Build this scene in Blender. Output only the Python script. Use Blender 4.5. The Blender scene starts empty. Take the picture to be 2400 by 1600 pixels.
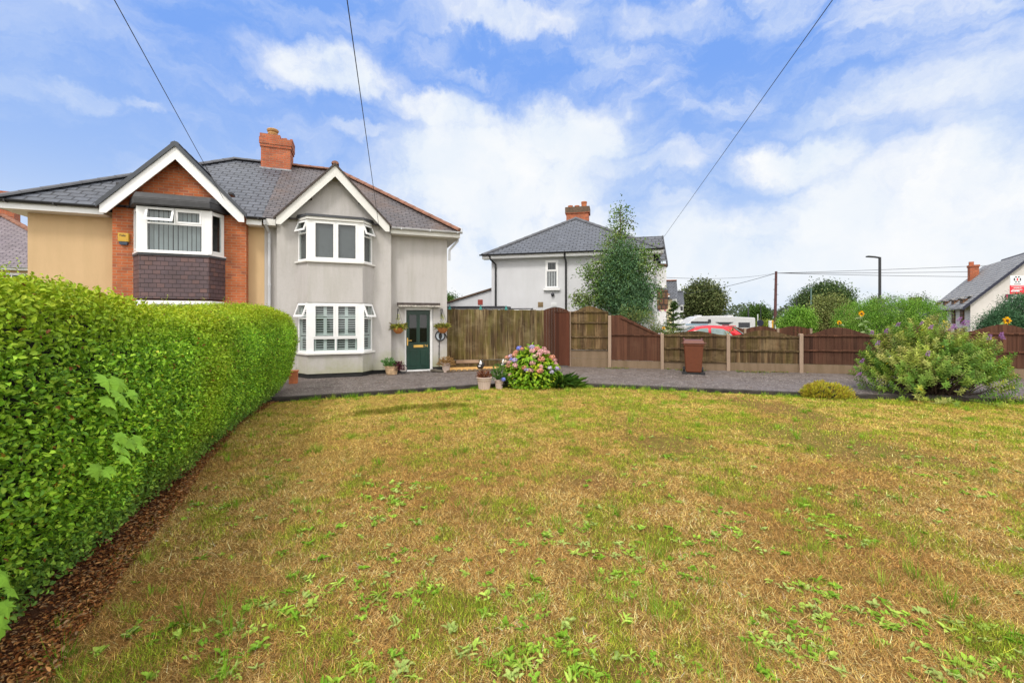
import bpy, bmesh, math, random
import numpy as np
from mathutils import Vector, Matrix
R=math.radians; PI=math.pi
rng=np.random.default_rng(7); random.seed(7)
C=bpy.context.scene.collection
sc=bpy.context.scene
# ------------------------------------------------------------------ camera
EYE=1.7; FX=990.0; HX,HY=1200.0,749.0          # focal length and horizon in photograph pixels
cd=bpy.data.cameras.new('camera'); cam=bpy.data.objects.new('camera',cd); C.objects.link(cam)
cd.sensor_width=36; cd.lens=FX/2400*36; cd.shift_y=-51/2400; cd.clip_end=2000; cd.clip_start=.05
cam.location=(0,0,EYE); cam.rotation_euler=(R(90),0,0); sc.camera=cam
sc.view_settings.view_transform='Standard'; sc.view_settings.look='None'
sc.view_settings.gamma=1; sc.view_settings.exposure=0.0
def at(px,py,Y): return Vector(((px-HX)/FX*Y, Y, EYE+(HY-py)/FX*Y))
def gx(px,Y): return (px-HX)/FX*Y
def hz(py,Y): return EYE+(HY-py)/FX*Y
# ------------------------------------------------------------------ node helpers
def N(nt,t,ins=None,**at_):
    n=nt.nodes.new(t)
    for k,v in at_.items(): setattr(n,k,v)
    for k,v in (ins or {}).items():
        if isinstance(v,bpy.types.NodeSocket): nt.links.new(v,n.inputs[k])
        else: n.inputs[k].default_value=v
    return n
def MA(nt,op,a,b=0.0,c=0.0,clamp=False): 
    return N(nt,'ShaderNodeMath',{0:a,1:b,2:c},operation=op,use_clamp=clamp).outputs[0]
def ramp(nt,fac,stops,interp='LINEAR'):
    n=nt.nodes.new('ShaderNodeValToRGB'); n.color_ramp.interpolation=interp
    e=n.color_ramp.elements
    while len(e)<len(stops): e.new(.5)
    for el,(p,c) in zip(e,stops):
        el.position=p; el.color=(c,c,c,1) if isinstance(c,(int,float)) else (*c,1)
    nt.links.new(fac,n.inputs[0]); return n.outputs[0]
def mixc(nt,f,a,b,mode='MIX'):
    n=nt.nodes.new('ShaderNodeMix'); n.data_type='RGBA'; n.blend_type=mode
    for i,v in ((0,f),(6,a),(7,b)):
        if isinstance(v,bpy.types.NodeSocket): nt.links.new(v,n.inputs[i])
        else: n.inputs[i].default_value=v if i==0 else (*v,1)
    return n.outputs[2]
# ------------------------------------------------------------------ world
SUN_EL,SUN_AZ=R(48),R(200)      # azimuth from +Y clockwise: behind the camera, a little to its left
w=bpy.data.worlds.new('World'); sc.world=w; w.use_nodes=True; nt=w.node_tree
bg=nt.nodes['Background']; bg.inputs[1].default_value=.1
sky=N(nt,'ShaderNodeTexSky',sky_type='NISHITA',sun_disc=False,sun_elevation=SUN_EL,sun_rotation=SUN_AZ,air_density=1.0,dust_density=.6,ozone_density=2.0)
gen=N(nt,'ShaderNodeTexCoord').outputs['Generated']
sx=N(nt,'ShaderNodeSeparateXYZ',{0:gen})
az=MA(nt,'ARCTAN2',sx.outputs[0],sx.outputs[1]); el=MA(nt,'ARCSINE',sx.outputs[2])
pos=N(nt,'ShaderNodeCombineXYZ',{0:az,1:el,2:0.0}).outputs[0]
wob=N(nt,'ShaderNodeTexNoise',{'Vector':pos,'Scale':3.4,'Detail':7.0,'Roughness':.62}).outputs['Color']
wv=N(nt,'ShaderNodeVectorMath',{0:wob,1:(.5,.5,.5)},operation='SUBTRACT').outputs[0]
wv=N(nt,'ShaderNodeVectorMath',{0:wv,'Scale':.26},operation='SCALE').outputs[0]
posw=N(nt,'ShaderNodeVectorMath',{0:pos,1:wv},operation='ADD').outputs[0]
def azel(px,py):
    x,z=(px-HX)/FX,(HY-py)/FX
    return math.atan2(x,1), math.atan2(z,math.hypot(x,1))
CLOUDS=[ # photograph-pixel centre and half sizes of each cloud bank, strength
 (1160,430,330,190,1.0),(1050,260,190,60,.8),(1300,330,200,110,.95),(1250,620,420,150,1.0),
 (775,175,185,80,.92),(660,195,90,36,.45),(1090,165,90,22,.5),(1160,50,270,60,.62),(1500,30,240,60,.45),
 (2100,560,560,210,1.0),(1850,380,190,70,.9),(2200,470,330,160,.9),(2260,190,330,110,.62),(1620,640,380,150,1.0),
 (1560,400,130,40,.5),(205,60,70,40,.36),(165,235,90,36,.42),(300,268,75,24,.42),(820,330,80,30,.5),
 (2000,250,260,60,.42),(900,560,200,90,.62)]
den=None
for (cx,cy,rx,ry,s) in CLOUDS:
    a0,e0=azel(cx,cy); a1,_=azel(cx+rx,cy); a2,_=azel(cx-rx,cy); _,e1=azel(cx,cy-ry); _,e2=azel(cx,cy+ry)
    v=N(nt,'ShaderNodeVectorMath',{0:posw,1:(a0,e0,0)},operation='SUBTRACT').outputs[0]
    v=N(nt,'ShaderNodeVectorMath',{0:v,1:(2/(a1-a2),2/(e1-e2),1)},operation='MULTIPLY').outputs[0]
    l=N(nt,'ShaderNodeVectorMath',{0:v},operation='LENGTH').outputs['Value']
    m=N(nt,'ShaderNodeMapRange',{0:l,1:1.4,2:.35,3:0.0,4:s},interpolation_type='SMOOTHSTEP').outputs[0]
    den=m if den is None else MA(nt,'MAXIMUM',den,m)
fine=N(nt,'ShaderNodeTexNoise',{'Vector':posw,'Scale':8.5,'Detail':9.0,'Roughness':.62}).outputs['Fac']
dn=MA(nt,'ADD',den,MA(nt,'MULTIPLY',MA(nt,'SUBTRACT',fine,.5),MA(nt,'MULTIPLY',den,1.9)))
dn=N(nt,'ShaderNodeMapRange',{0:dn,1:.10,2:.98,3:0.0,4:1.0},interpolation_type='SMOOTHSTEP').outputs[0]
veil=N(nt,'ShaderNodeTexNoise',{'Vector':N(nt,'ShaderNodeMapping',{'Vector':posw,'Rotation':(0,0,.35),'Scale':(2.2,6.5,1)}).outputs[0],'Scale':1.6,'Detail':8.0,'Roughness':.6}).outputs['Fac']
side=N(nt,'ShaderNodeMapRange',{0:az,1:-.75,2:.75,3:.34,4:.72}).outputs[0]
veil=MA(nt,'MULTIPLY',N(nt,'ShaderNodeMapRange',{0:veil,1:.40,2:.72,3:0.0,4:1.0},interpolation_type='SMOOTHSTEP').outputs[0],side)
dn=MA(nt,'SUBTRACT',1.0,MA(nt,'MULTIPLY',MA(nt,'SUBTRACT',1.0,dn),MA(nt,'SUBTRACT',1.0,veil)))
hazeh=N(nt,'ShaderNodeMapRange',{0:el,1:.30,2:-.02,3:0.0,4:.62},interpolation_type='SMOOTHSTEP').outputs[0]
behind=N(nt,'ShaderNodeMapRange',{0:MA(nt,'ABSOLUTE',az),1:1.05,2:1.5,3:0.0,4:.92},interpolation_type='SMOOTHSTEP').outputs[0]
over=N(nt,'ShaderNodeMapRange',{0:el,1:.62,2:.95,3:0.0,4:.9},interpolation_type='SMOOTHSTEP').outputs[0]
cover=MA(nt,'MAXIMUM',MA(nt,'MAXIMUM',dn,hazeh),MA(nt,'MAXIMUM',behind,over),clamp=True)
shade=N(nt,'ShaderNodeTexNoise',{'Vector':posw,'Scale':4.5,'Detail':6.0}).outputs['Fac']
ccol=mixc(nt,ramp(nt,shade,[(.35,0.0),(.62,1.0)]),(8.0,8.8,9.8),(9.7,9.85,10.0))
sky_fill=MA(nt,'MAXIMUM',behind,over)                      # unseen sky overhead and behind the camera, brightened to light the scene
ccol=mixc(nt,sky_fill,ccol,(21.0,20.3,19.2))
blue=mixc(nt,1.0,sky.outputs[0],(1.0,1.0,1.0),'MULTIPLY')
bluegrad=N(nt,'ShaderNodeMapRange',{0:el,1:0.02,2:.50,3:0.0,4:1.0}).outputs[0]
blue=mixc(nt,.9,blue,ramp(nt,bluegrad,[(0,(6.2,7.6,9.7)),(.40,(4.3,6.1,9.8)),(1,(2.2,4.3,9.8))]))
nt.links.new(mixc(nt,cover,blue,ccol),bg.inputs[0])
ld=bpy.data.lights.new('sun','SUN'); ld.energy=2.0; ld.angle=R(11); ld.color=(1,.95,.88)
sun=bpy.data.objects.new('sun',ld); C.objects.link(sun)
sd=Vector((math.sin(SUN_AZ)*math.cos(SUN_EL),math.cos(SUN_AZ)*math.cos(SUN_EL),math.sin(SUN_EL)))
sun.rotation_euler=sd.to_track_quat('Z','Y').to_euler()
# ------------------------------------------------------------------ materials
def newmat(name):
    m=bpy.data.materials.new(name); m.use_nodes=True
    return m,m.node_tree,m.node_tree.nodes['Principled BSDF']
def setc(nt,b,c):
    if isinstance(c,bpy.types.NodeSocket): nt.links.new(c,b.inputs['Base Color'])
    else: b.inputs['Base Color'].default_value=(*c,1)
def bump(nt,b,h,dist=.01,strength=1.0):
    n=N(nt,'ShaderNodeBump',{'Height':h,'Distance':dist,'Strength':strength}); nt.links.new(n.outputs[0],b.inputs['Normal'])
def oc(nt,scale=(1,1,1)):
    t=N(nt,'ShaderNodeTexCoord').outputs['Object']
    return N(nt,'ShaderNodeMapping',{'Vector':t,'Scale':scale}).outputs[0]
def noise(nt,v,s,d=5.0,r=.6): return N(nt,'ShaderNodeTexNoise',{'Vector':v,'Scale':s,'Detail':d,'Roughness':r}).outputs['Fac']
def mul(c,k): return tuple(x*k for x in c)
def plain(name,c,rough=.5,metal=0,var=.12,sc_=6.0,bmp=0,spec=.5):
    m,nt,b=newmat(name); v=oc(nt); n=noise(nt,v,sc_)
    setc(nt,b,ramp(nt,n,[(.3,mul(c,1-var)),(.7,mul(c,1+var))]))
    b.inputs['Roughness'].default_value=rough; b.inputs['Metallic'].default_value=metal; b.inputs['Specular IOR Level'].default_value=spec
    if bmp: bump(nt,b,noise(nt,v,90.0,3.0),bmp)
    return m
def plaster(name,c,algae=0.0,dirt=.2):
    m,nt,b=newmat(name); v=oc(nt); z=N(nt,'ShaderNodeSeparateXYZ',{0:v}).outputs[2]
    big=noise(nt,v,.9,6.0); streak=noise(nt,oc(nt,(3,3,.35)),1.6,6.0,.65); grain=noise(nt,v,85.0,2.0,.7)
    col=ramp(nt,big,[(.3,mul(c,.93)),(.7,mul(c,1.04))])
    col=mixc(nt,ramp(nt,streak,[(.45,0.0),(.75,dirt)]),col,(c[0]*.62,c[1]*.62,c[2]*.52))
    col=mixc(nt,ramp(nt,grain,[(.35,.30),(.62,0.0)]),col,mul(c,.5))
    col=mixc(nt,ramp(nt,noise(nt,v,5.5,7.0,.72),[(.56,0.0),(.74,dirt*.9)]),col,(c[0]*.70,c[1]*.69,c[2]*.62))
    if algae:
        zz=MA(nt,'ADD',z,MA(nt,'MULTIPLY',MA(nt,'SUBTRACT',noise(nt,v,2.2,6.0,.65),.5),1.5))
        a=N(nt,'ShaderNodeMapRange',{0:zz,1:.75,2:.05,3:0.0,4:algae}).outputs[0]
        col=mixc(nt,a,col,(.30,.31,.14))
    setc(nt,b,col); b.inputs['Roughness'].default_value=.93; b.inputs['Specular IOR Level'].default_value=.2
    bump(nt,b,noise(nt,v,60.0,3.0,.7),.008,.8); return m
def uvn(nt): return N(nt,'ShaderNodeUVMap').outputs[0]
def courses(name,c1,c2,c3,mort,w_,h_,ms,rough,bmp=.008,vs=2.0,spec=.4,offset=.5,patch=None):
    m,nt,b=newmat(name); uv=uvn(nt)
    br=N(nt,'ShaderNodeTexBrick',{'Vector':uv,'Color1':(*c1,1),'Color2':(*c2,1),'Mortar':(*mort,1),'Scale':1.0,'Mortar Size':ms,'Mortar Smooth':.2,'Bias':-.1,'Brick Width':w_,'Row Height':h_},offset=offset)
    br2=N(nt,'ShaderNodeTexBrick',{'Vector':uv,'Color1':(0,0,0,1),'Color2':(1,1,1,1),'Mortar':(.4,.4,.4,1),'Scale':1.0,'Mortar Size':0.0,'Brick Width':w_,'Row Height':h_,'Bias':0.0},offset=offset)
    col=mixc(nt,ramp(nt,br2.outputs[0],[(.66,0.0),(.95,.75)]),br.outputs[0],c3)
    col=mixc(nt,MA(nt,'MULTIPLY',br.outputs['Fac'],1.0),col,mort)
    nz=noise(nt,uv,vs,6.0,.65)
    col=mixc(nt,1.0,col,ramp(nt,nz,[(.3,.72),(.7,1.22)]),'MULTIPLY')
    if patch: col=mixc(nt,ramp(nt,noise(nt,uv,.55,5.0),[(.48,0.0),(.7,.8)]),col,patch)
    setc(nt,b,col); b.inputs['Roughness'].default_value=rough; b.inputs['Specular IOR Level'].default_value=spec
    v=N(nt,'ShaderNodeSeparateXYZ',{0:uv}).outputs[1]
    saw=MA(nt,'FRACT',MA(nt,'DIVIDE',v,h_))
    hgt=MA(nt,'SUBTRACT',MA(nt,'MULTIPLY',MA(nt,'SUBTRACT',1.0,saw),.6 if rough<.8 else 0.0),br.outputs['Fac'])
    hgt=MA(nt,'ADD',hgt,MA(nt,'MULTIPLY',noise(nt,uv,35.0,3.0),.5))
    bump(nt,b,hgt,bmp); return m
def timber(name,c1,c2,c3,streak=.7,rough=.85,board=.1,green=None,fr=8):
    m,nt,b=newmat(name); uv=uvn(nt)
    bd=N(nt,'ShaderNodeMapping',{'Vector':uv,'Scale':(1/board,.03,1)}).outputs[0]
    fl=N(nt,'ShaderNodeVectorMath',{0:bd},operation='FLOOR').outputs[0]
    wn=N(nt,'ShaderNodeTexWhiteNoise',{'Vector':fl},noise_dimensions='3D').outputs['Value']
    st=noise(nt,N(nt,'ShaderNodeMapping',{'Vector':uv,'Scale':(22,.9,1)}).outputs[0],1.0,6.0,.65)
    st2=noise(nt,N(nt,'ShaderNodeMapping',{'Vector':uv,'Scale':(fr,.7,1),'Location':(3,7,0)}).outputs[0],1.0,6.0,.6)
    col=mixc(nt,ramp(nt,st,[(.32,0.0),(.66,1.0)]),c1,c2)
    col=mixc(nt,ramp(nt,st2,[(.52,0.0),(.74,streak)]),col,c3)
    col=mixc(nt,1.0,col,ramp(nt,wn,[(0,.6),(1,1.4)]),'MULTIPLY')
    if green: col=mixc(nt,ramp(nt,noise(nt,N(nt,'ShaderNodeMapping',{'Vector':uv,'Scale':(3.2,.8,1),'Location':(9,2,0)}).outputs[0],1.0,6.0,.65),[(.45,0.0),(.68,.75)]),col,green)
    orn=N(nt,'ShaderNodeObjectInfo').outputs['Random']
    col=mixc(nt,1.0,col,ramp(nt,orn,[(0,(.80,.80,.78)),(.5,(1.05,1.0,.95)),(1,(1.25,1.2,1.12))]),'MULTIPLY')
    fade=noise(nt,N(nt,'ShaderNodeMapping',{'Vector':uv,'Scale':(1.1,1.6,1),'Location':(1,5,0)}).outputs[0],1.0,6.0,.7)
    col=mixc(nt,ramp(nt,fade,[(.50,0.0),(.75,.45)]),col,c3)
    setc(nt,b,col); b.inputs['Roughness'].default_value=rough; b.inputs['Specular IOR Level'].default_value=.25
    bump(nt,b,st,.004); return m
def leafmat(name,trans=.25,rough=.45,spec=.35):
    m,nt,b=newmat(name); a=N(nt,'ShaderNodeVertexColor',layer_name='Col').outputs[0]
    b.inputs['Roughness'].default_value=rough; b.inputs['Specular IOR Level'].default_value=spec; setc(nt,b,a)
    t=N(nt,'ShaderNodeBsdfTranslucent',{'Color':a}); mx=N(nt,'ShaderNodeMixShader',{0:trans,1:b.outputs[0],2:t.outputs[0]})
    nt.links.new(mx.outputs[0],nt.nodes['Material Output'].inputs[0]); return m
def glass(name,tint,fac):
    m,nt,b=newmat(name); t=N(nt,'ShaderNodeBsdfTransparent',{'Color':(*tint,1)})
    g=N(nt,'ShaderNodeBsdfGlossy',{'Color':(1,1,1,1),'Roughness':.02})
    f=MA(nt,'MULTIPLY',MA(nt,'POWER',N(nt,'ShaderNodeLayerWeight',{'Blend':.5}).outputs['Facing'],3.5),.6)
    mx=N(nt,'ShaderNodeMixShader',{0:MA(nt,'ADD',f,fac,clamp=True),1:t.outputs[0],2:g.outputs[0]})
    nt.links.new(mx.outputs[0],nt.nodes['Material Output'].inputs[0]); return m
MT={}
MT['white_render']=plaster('white_render',(.53,.505,.49),.6,.42)
MT['white_render_bay']=MT['white_render']
MT['clean_render']=plaster('clean_render',(.66,.665,.69),0,.12)
MT['cream_render']=plaster('cream_render',(.635,.445,.25),0,.22)
MT['pale_render']=plaster('pale_render',(.70,.62,.42),0,.12)
MT['pub_render']=plaster('pub_render',(.70,.66,.63),0,.2)
MT['brick']=courses('brick',(.42,.105,.035),(.56,.17,.06),(.26,.075,.045),(.40,.22,.13),.225,.075,.009,.9,.006)
MT['chimney_brick']=courses('chimney_brick',(.40,.10,.045),(.52,.16,.065),(.22,.07,.05),(.36,.2,.13),.225,.075,.008,.9,.008)
MT['new_slate']=courses('new_slate',(.085,.094,.115),(.105,.115,.138),(.07,.077,.094),(.018,.02,.026),.33,.22,.020,.42,.02,spec=.45)
MT['old_slate']=courses('old_slate',(.10,.09,.098),(.14,.123,.128),(.085,.07,.068),(.03,.024,.026),.26,.15,.016,.5,.02,spec=.45,patch=(.15,.09,.062))
MT['far_slate']=courses('far_slate',(.20,.165,.18),(.25,.215,.225),(.15,.12,.14),(.05,.04,.05),.4,.2,.02,.55,.02)
MT['pub_slate']=courses('pub_slate',(.30,.295,.29),(.37,.36,.35),(.23,.22,.22),(.10,.10,.10),.5,.3,.035,.6,.03)
MT['hung_tile']=courses('hung_tile',(.085,.055,.062),(.115,.067,.067),(.145,.075,.065),(.035,.022,.022),.17,.115,.006,.55,.02)
MT['clay']=plain('clay',(.215,.098,.062),.85,var=.35,sc_=5)
MT['grey_ridge']=plain('grey_ridge',(.085,.088,.10),.6,var=.25)
MT['verge']=plain('verge',(.045,.052,.065),.45)
MT['upvc']=plain('upvc',(.80,.80,.80),.3,var=.03)
MT['painted_wood']=plain('painted_wood',(.70,.69,.66),.55,var=.07,sc_=3)
MT['black']=plain('black_paint',(.014,.014,.016),.45)
MT['plinth']=plain('plinth',(.012,.012,.012),.8,var=.5,bmp=.004)
MT['lead']=plain('lead',(.055,.058,.066),.6,var=.3,sc_=4)
MT['grey_pipe']=plain('grey_pipe',(.50,.51,.53),.45,var=.15,sc_=3)
MT['glass']=glass('window_glass',(.66,.71,.71),.05)
MT['dark_glass']=glass('dark_glass',(.20,.23,.24),.05)
MT['dark_room']=plain('room_darkness',(.035,.036,.038),.9)  # near-black paint for sheets that stand for the darkness of the rooms
MT['blind']=plain('blind_fabric',(.45,.48,.50),.8,var=.06)
MT['venetian']=plain('venetian_slat',(.31,.32,.335),.5,var=.06)
MT['shutter']=plain('shutter_paint',(.80,.84,.82),.4,var=.03)
MT['door_green']=plain('door_green',(.004,.034,.022),.32,var=.15,sc_=8,bmp=.001)
MT['gold']=plain('brass',(.80,.50,.14),.3,.75,var=.05)
MT['old_board']=plain('old_board',(.06,.045,.04),.8,var=.5,sc_=9)
MT['flaked']=plain('flaked_paint',(.40,.37,.33),.8,var=.65,sc_=14)
MT['concrete']=plaster('concrete',(.225,.16,.105),0,.9)
MT['post']=plaster('post_concrete',(.37,.27,.20),0,.5)
MT['old_fence']=timber('old_fence',(.030,.019,.009),(.105,.072,.036),(.34,.28,.16),.8,board=.10,green=(.10,.092,.02),fr=13)
MT['panel_dark']=timber('panel_dark',(.042,.026,.013),(.115,.07,.034),(.33,.24,.13),.75,board=.105,green=(.085,.066,.015))
MT['panel_brown']=timber('panel_brown',(.050,.021,.013),(.085,.037,.022),(.13,.068,.04),.4,board=.11)
MT['gate_brown']=timber('gate_brown',(.068,.022,.012),(.095,.033,.018),(.115,.045,.026),.3,board=.12)
MT['bin']=plain('bin_plastic',(.125,.031,.008),.6,var=.12,sc_=20,bmp=.001)
MT['bin_lid']=plain('bin_lid',(.125,.038,.023),.55,var=.06)
MT['rubber']=plain('rubber',(.012,.012,.013),.7)
MT['pot']=plain('pot_stone',(.52,.41,.35),.7,var=.09)
MT['terracotta']=plain('terracotta',(.40,.125,.045),.75,var=.3,sc_=7)
MT['stained_pot']=plain('stained_pot',(.50,.34,.20),.85,var=.5,sc_=9)
MT['coir']=plain('coir',(.42,.16,.045),.95,var=.4,sc_=30,bmp=.01)
MT['wire']=plain('cable_black',(.04,.04,.045),.6)
MT['leaf']=leafmat('leaf',.25,.5,.22); MT['grass']=leafmat('grass_blade',.12,.9,.0); MT['litter']=leafmat('dead_leaf',.05,.9,.1)
MT['petal']=leafmat('petal',.2,.8,.1)
MT['bark']=plain('bark',(.085,.055,.035),.9,var=.4,sc_=12,bmp=.01)
MT['twig']=plain('twig',(.06,.035,.022),.9,var=.3)
MT['core']=plain('core_shade',(.016,.018,.008),.95,var=.5,sc_=20)  # dark colour of the solid cores that stand for shade inside the foliage
MT['red_paint']=plain('red_car_paint',(.60,.018,.03),.25,var=.02)
MT['caravan']=plain('caravan_white',(.52,.52,.53),.35,var=.03)
MT['dark_trim']=plain('dark_trim',(.035,.036,.045),.4)
MT['blue_trim']=plain('blue_trim',(.25,.36,.46),.4)
MT['steel']=plain('lamp_column',(.022,.023,.026),.5)
MT['green_steel']=plain('green_column',(.10,.17,.15),.5)
MT['pole_wood']=plain('pole_wood',(.085,.03,.028),.8,var=.3,sc_=4)
MT['yellow']=plain('yellow_plastic',(.70,.38,.06),.45)
MT['navy']=plain('navy_ink',(.012,.014,.035),.5); MT['sign_white']=plain('sign_white',(.74,.75,.76),.5,var=.02)
MT['sign_red']=plain('sign_red',(.72,.015,.035),.5,var=.02); MT['magenta']=plain('magenta_ink',(.45,.02,.10),.5)
MT['sun_petal']=plain('sunflower_petal',(.85,.40,.005),.7,var=.1); MT['sun_disc']=plain('sunflower_disc',(.10,.045,.01),.9)
MT['teal']=plain('teal_paint',(.03,.22,.20),.5)
MT['brown_leaded']=courses('brown_window',(.16,.075,.035),(.22,.11,.05),(.11,.05,.03),(.05,.03,.02),.25,.3,.04,.6,.01)
MT['pink']=plain('pink_petal',(.62,.10,.22),.8)
MT['brown_vent']=plain('vent_brown',(.24,.17,.09),.8,var=.3,sc_=30); MT['red_vent']=plain('vent_red',(.30,.05,.035),.8,var=.2)
def tarmac():
    m,nt,b=newmat('tarmac'); t=N(nt,'ShaderNodeTexCoord').outputs['Object']
    v=N(nt,'ShaderNodeTexVoronoi',{'Vector':t,'Scale':42.0}); sp=N(nt,'ShaderNodeSeparateColor',{0:v.outputs['Color']}).outputs[0]
    col=ramp(nt,sp,[(0,(.055,.044,.040)),(.55,(.125,.104,.096)),(.86,(.20,.17,.155)),(.95,(.42,.37,.34))])
    col=mixc(nt,ramp(nt,noise(nt,t,.9,6.0),[(.42,0.0),(.70,.75)]),col,(.175,.15,.14))
    col=mixc(nt,ramp(nt,noise(nt,t,2.6,6.0,.7),[(.50,0.0),(.72,.7)]),col,(.075,.05,.035))
    col=mixc(nt,ramp(nt,noise(nt,t,1.5,8.0,.72),[(.66,0.0),(.74,.7)]),col,(.06,.07,.02))
    setc(nt,b,col); nt.links.new(ramp(nt,noise(nt,t,.7,5.0),[(.35,.38),(.65,.72)]),b.inputs['Roughness'])
    b.inputs['Specular IOR Level'].default_value=.2; bump(nt,b,v.outputs['Distance'],.012,.8); return m
MT['tarmac']=tarmac()
def gravelmat():
    m,nt,b=newmat('golden_gravel'); t=N(nt,'ShaderNodeTexCoord').outputs['Object']
    v=N(nt,'ShaderNodeTexVoronoi',{'Vector':t,'Scale':38.0}); sp=N(nt,'ShaderNodeSeparateColor',{0:v.outputs['Color']}).outputs[0]
    setc(nt,b,ramp(nt,sp,[(0,(.40,.19,.05)),(.5,(.66,.36,.10)),(1,(.80,.54,.22))]))
    bump(nt,b,v.outputs['Distance'],.03,-1.0); b.inputs['Roughness'].default_value=.8; return m
MT['gravel']=gravelmat()
def soil(name,c1,c2,c3,s=9.0):
    m,nt,b=newmat(name); t=N(nt,'ShaderNodeTexCoord').outputs['Object']
    col=mixc(nt,ramp(nt,noise(nt,t,s,7.0,.7),[(.3,0.0),(.7,1.0)]),c1,c2)
    col=mixc(nt,ramp(nt,noise(nt,t,.7,5.0,.6),[(.42,0.0),(.62,.8)]),col,c3)
    setc(nt,b,col); b.inputs['Roughness'].default_value=.95; b.inputs['Specular IOR Level'].default_value=.1
    bump(nt,b,noise(nt,t,45.0,4.0,.7),.03); return m
MT['lawn']=soil('lawn_thatch',(.13,.066,.024),(.29,.165,.056),(.18,.145,.034))
MT['far_ground']=soil('far_ground',(.07,.09,.03),(.12,.13,.05),(.12,.11,.08),3.0)
MT['mulch']=soil('bark_mulch',(.075,.028,.014),(.20,.085,.04),(.11,.05,.025),22.0)
# ------------------------------------------------------------------ mesh builder
class MB:
    def __init__(s): s.v=[]; s.f=[]; s.T=None
    def add(s,vs,fs):
        o=len(s.v)
        for p in vs:
            p=Vector(p); s.v.append(s.T@p if s.T is not None else p)
        s.f+= [tuple(i+o for i in f) for f in fs]; return s
    def hexa(s,p): return s.add(p,[(0,3,2,1),(4,5,6,7),(0,1,5,4),(1,2,6,5),(2,3,7,6),(3,0,4,7)])
    def box(s,x0,x1,y0,y1,z0,z1): return s.hexa([(x0,y0,z0),(x1,y0,z0),(x1,y1,z0),(x0,y1,z0),(x0,y0,z1),(x1,y0,z1),(x1,y1,z1),(x0,y1,z1)])
    def poly(s,p): return s.add(p,[tuple(range(len(p)))])
    def prism(s,p,d):
        n=len(p); d=Vector(d); q=[Vector(a)+d for a in p]
        return s.add([Vector(a) for a in p]+q,[tuple(range(n))[::-1],tuple(range(n,2*n))]+[(i,(i+1)%n,n+(i+1)%n,n+i) for i in range(n)])
    def tube(s,pts,r,n=8,cap=True):
        pts=[Vector(p) for p in pts]; m=len(pts); rs=r if isinstance(r,(list,tuple)) else [r]*m
        vs=[]; prev=None
        for i,p in enumerate(pts):
            t=(pts[min(i+1,m-1)]-pts[max(i-1,0)]).normalized()
            a=prev if prev is not None else (Vector((1,0,0)) if abs(t.x)<.9 else Vector((0,1,0)))
            a=(a-t*a.dot(t)).normalized(); b=t.cross(a); prev=a
            for k in range(n):
                an=2*PI*k/n; vs.append(p+(a*math.cos(an)+b*math.sin(an))*rs[i])
        fs=[(i*n+k,i*n+(k+1)%n,(i+1)*n+(k+1)%n,(i+1)*n+k) for i in range(m-1) for k in range(n)]
        if cap: fs+=[tuple(range(n))[::-1],tuple((m-1)*n+k for k in range(n))]
        return s.add(vs,fs)
    def lathe(s,prof,c=(0,0,0),n=24,flute=0,fz=(0,0)):
        vs=[]; c=Vector(c)
        for (r,z) in prof:
            for k in range(n):
                rr=r*(1-(flute if (k%2 and fz[0]<z<fz[1]) else 0))
                vs.append(c+Vector((rr*math.cos(2*PI*k/n),rr*math.sin(2*PI*k/n),z)))
        m=len(prof)
        fs=[(i*n+k,i*n+(k+1)%n,(i+1)*n+(k+1)%n,(i+1)*n+k) for i in range(m-1) for k in range(n)]
        fs+=[tuple(range(n))[::-1],tuple((m-1)*n+k for k in range(n))]
        return s.add(vs,fs)
    def ball(s,c,r,nu=14,nv=9):
        c=Vector(c); r=Vector(r if isinstance(r,(tuple,list)) else (r,r,r)); vs=[c+Vector((0,0,r.z))]
        for j in range(1,nv):
            for k in range(nu):
                th=PI*j/nv; ph=2*PI*k/nu
                vs.append(c+Vector((r.x*math.sin(th)*math.cos(ph),r.y*math.sin(th)*math.sin(ph),r.z*math.cos(th))))
        vs.append(c-Vector((0,0,r.z))); L=len(vs)-1
        fs=[(0,1+k,1+(k+1)%nu) for k in range(nu)]
        fs+=[(1+(j-1)*nu+k,1+j*nu+k,1+j*nu+(k+1)%nu,1+(j-1)*nu+(k+1)%nu) for j in range(1,nv-1) for k in range(nu)]
        fs+=[(L,1+(nv-2)*nu+(k+1)%nu,1+(nv-2)*nu+k) for k in range(nu)]
        return s.add(vs,fs)
    def build(s,name,m,parent=None,smooth=False,bevel=0,seg=2,label=None):
        me=bpy.data.meshes.new(name); me.from_pydata([tuple(p) for p in s.v],[],s.f)
        bm=bmesh.new(); bm.from_mesh(me); bmesh.ops.recalc_face_normals(bm,faces=bm.faces)
        uv=bm.loops.layers.uv.new('UVMap')
        for f in bm.faces:
            n=f.normal
            if abs(n.z)>.985: a,b=Vector((1,0,0)),Vector((0,1,0))
            else:
                a=Vector((0,0,1)).cross(n).normalized(); b=n.cross(a)
            for l in f.loops: l[uv].uv=(l.vert.co.dot(a),l.vert.co.dot(b))
        bm.to_mesh(me); bm.free()
        if smooth: me.polygons.foreach_set('use_smooth',[True]*len(me.polygons))
        me.materials.append(MT[m] if isinstance(m,str) else m)
        o=bpy.data.objects.new(name,me); C.objects.link(o)
        if parent is not None: o.parent=parent
        if bevel:
            b=o.modifiers.new('bevel','BEVEL'); b.width=bevel; b.segments=seg; b.limit_method='ANGLE'; b.angle_limit=R(35)
        if label: o['label']=label
        return o
def tag(o,label,cat,group=None):
    o['label']=label; o['category']=cat
    if group: o['group']=group
    return o
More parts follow.
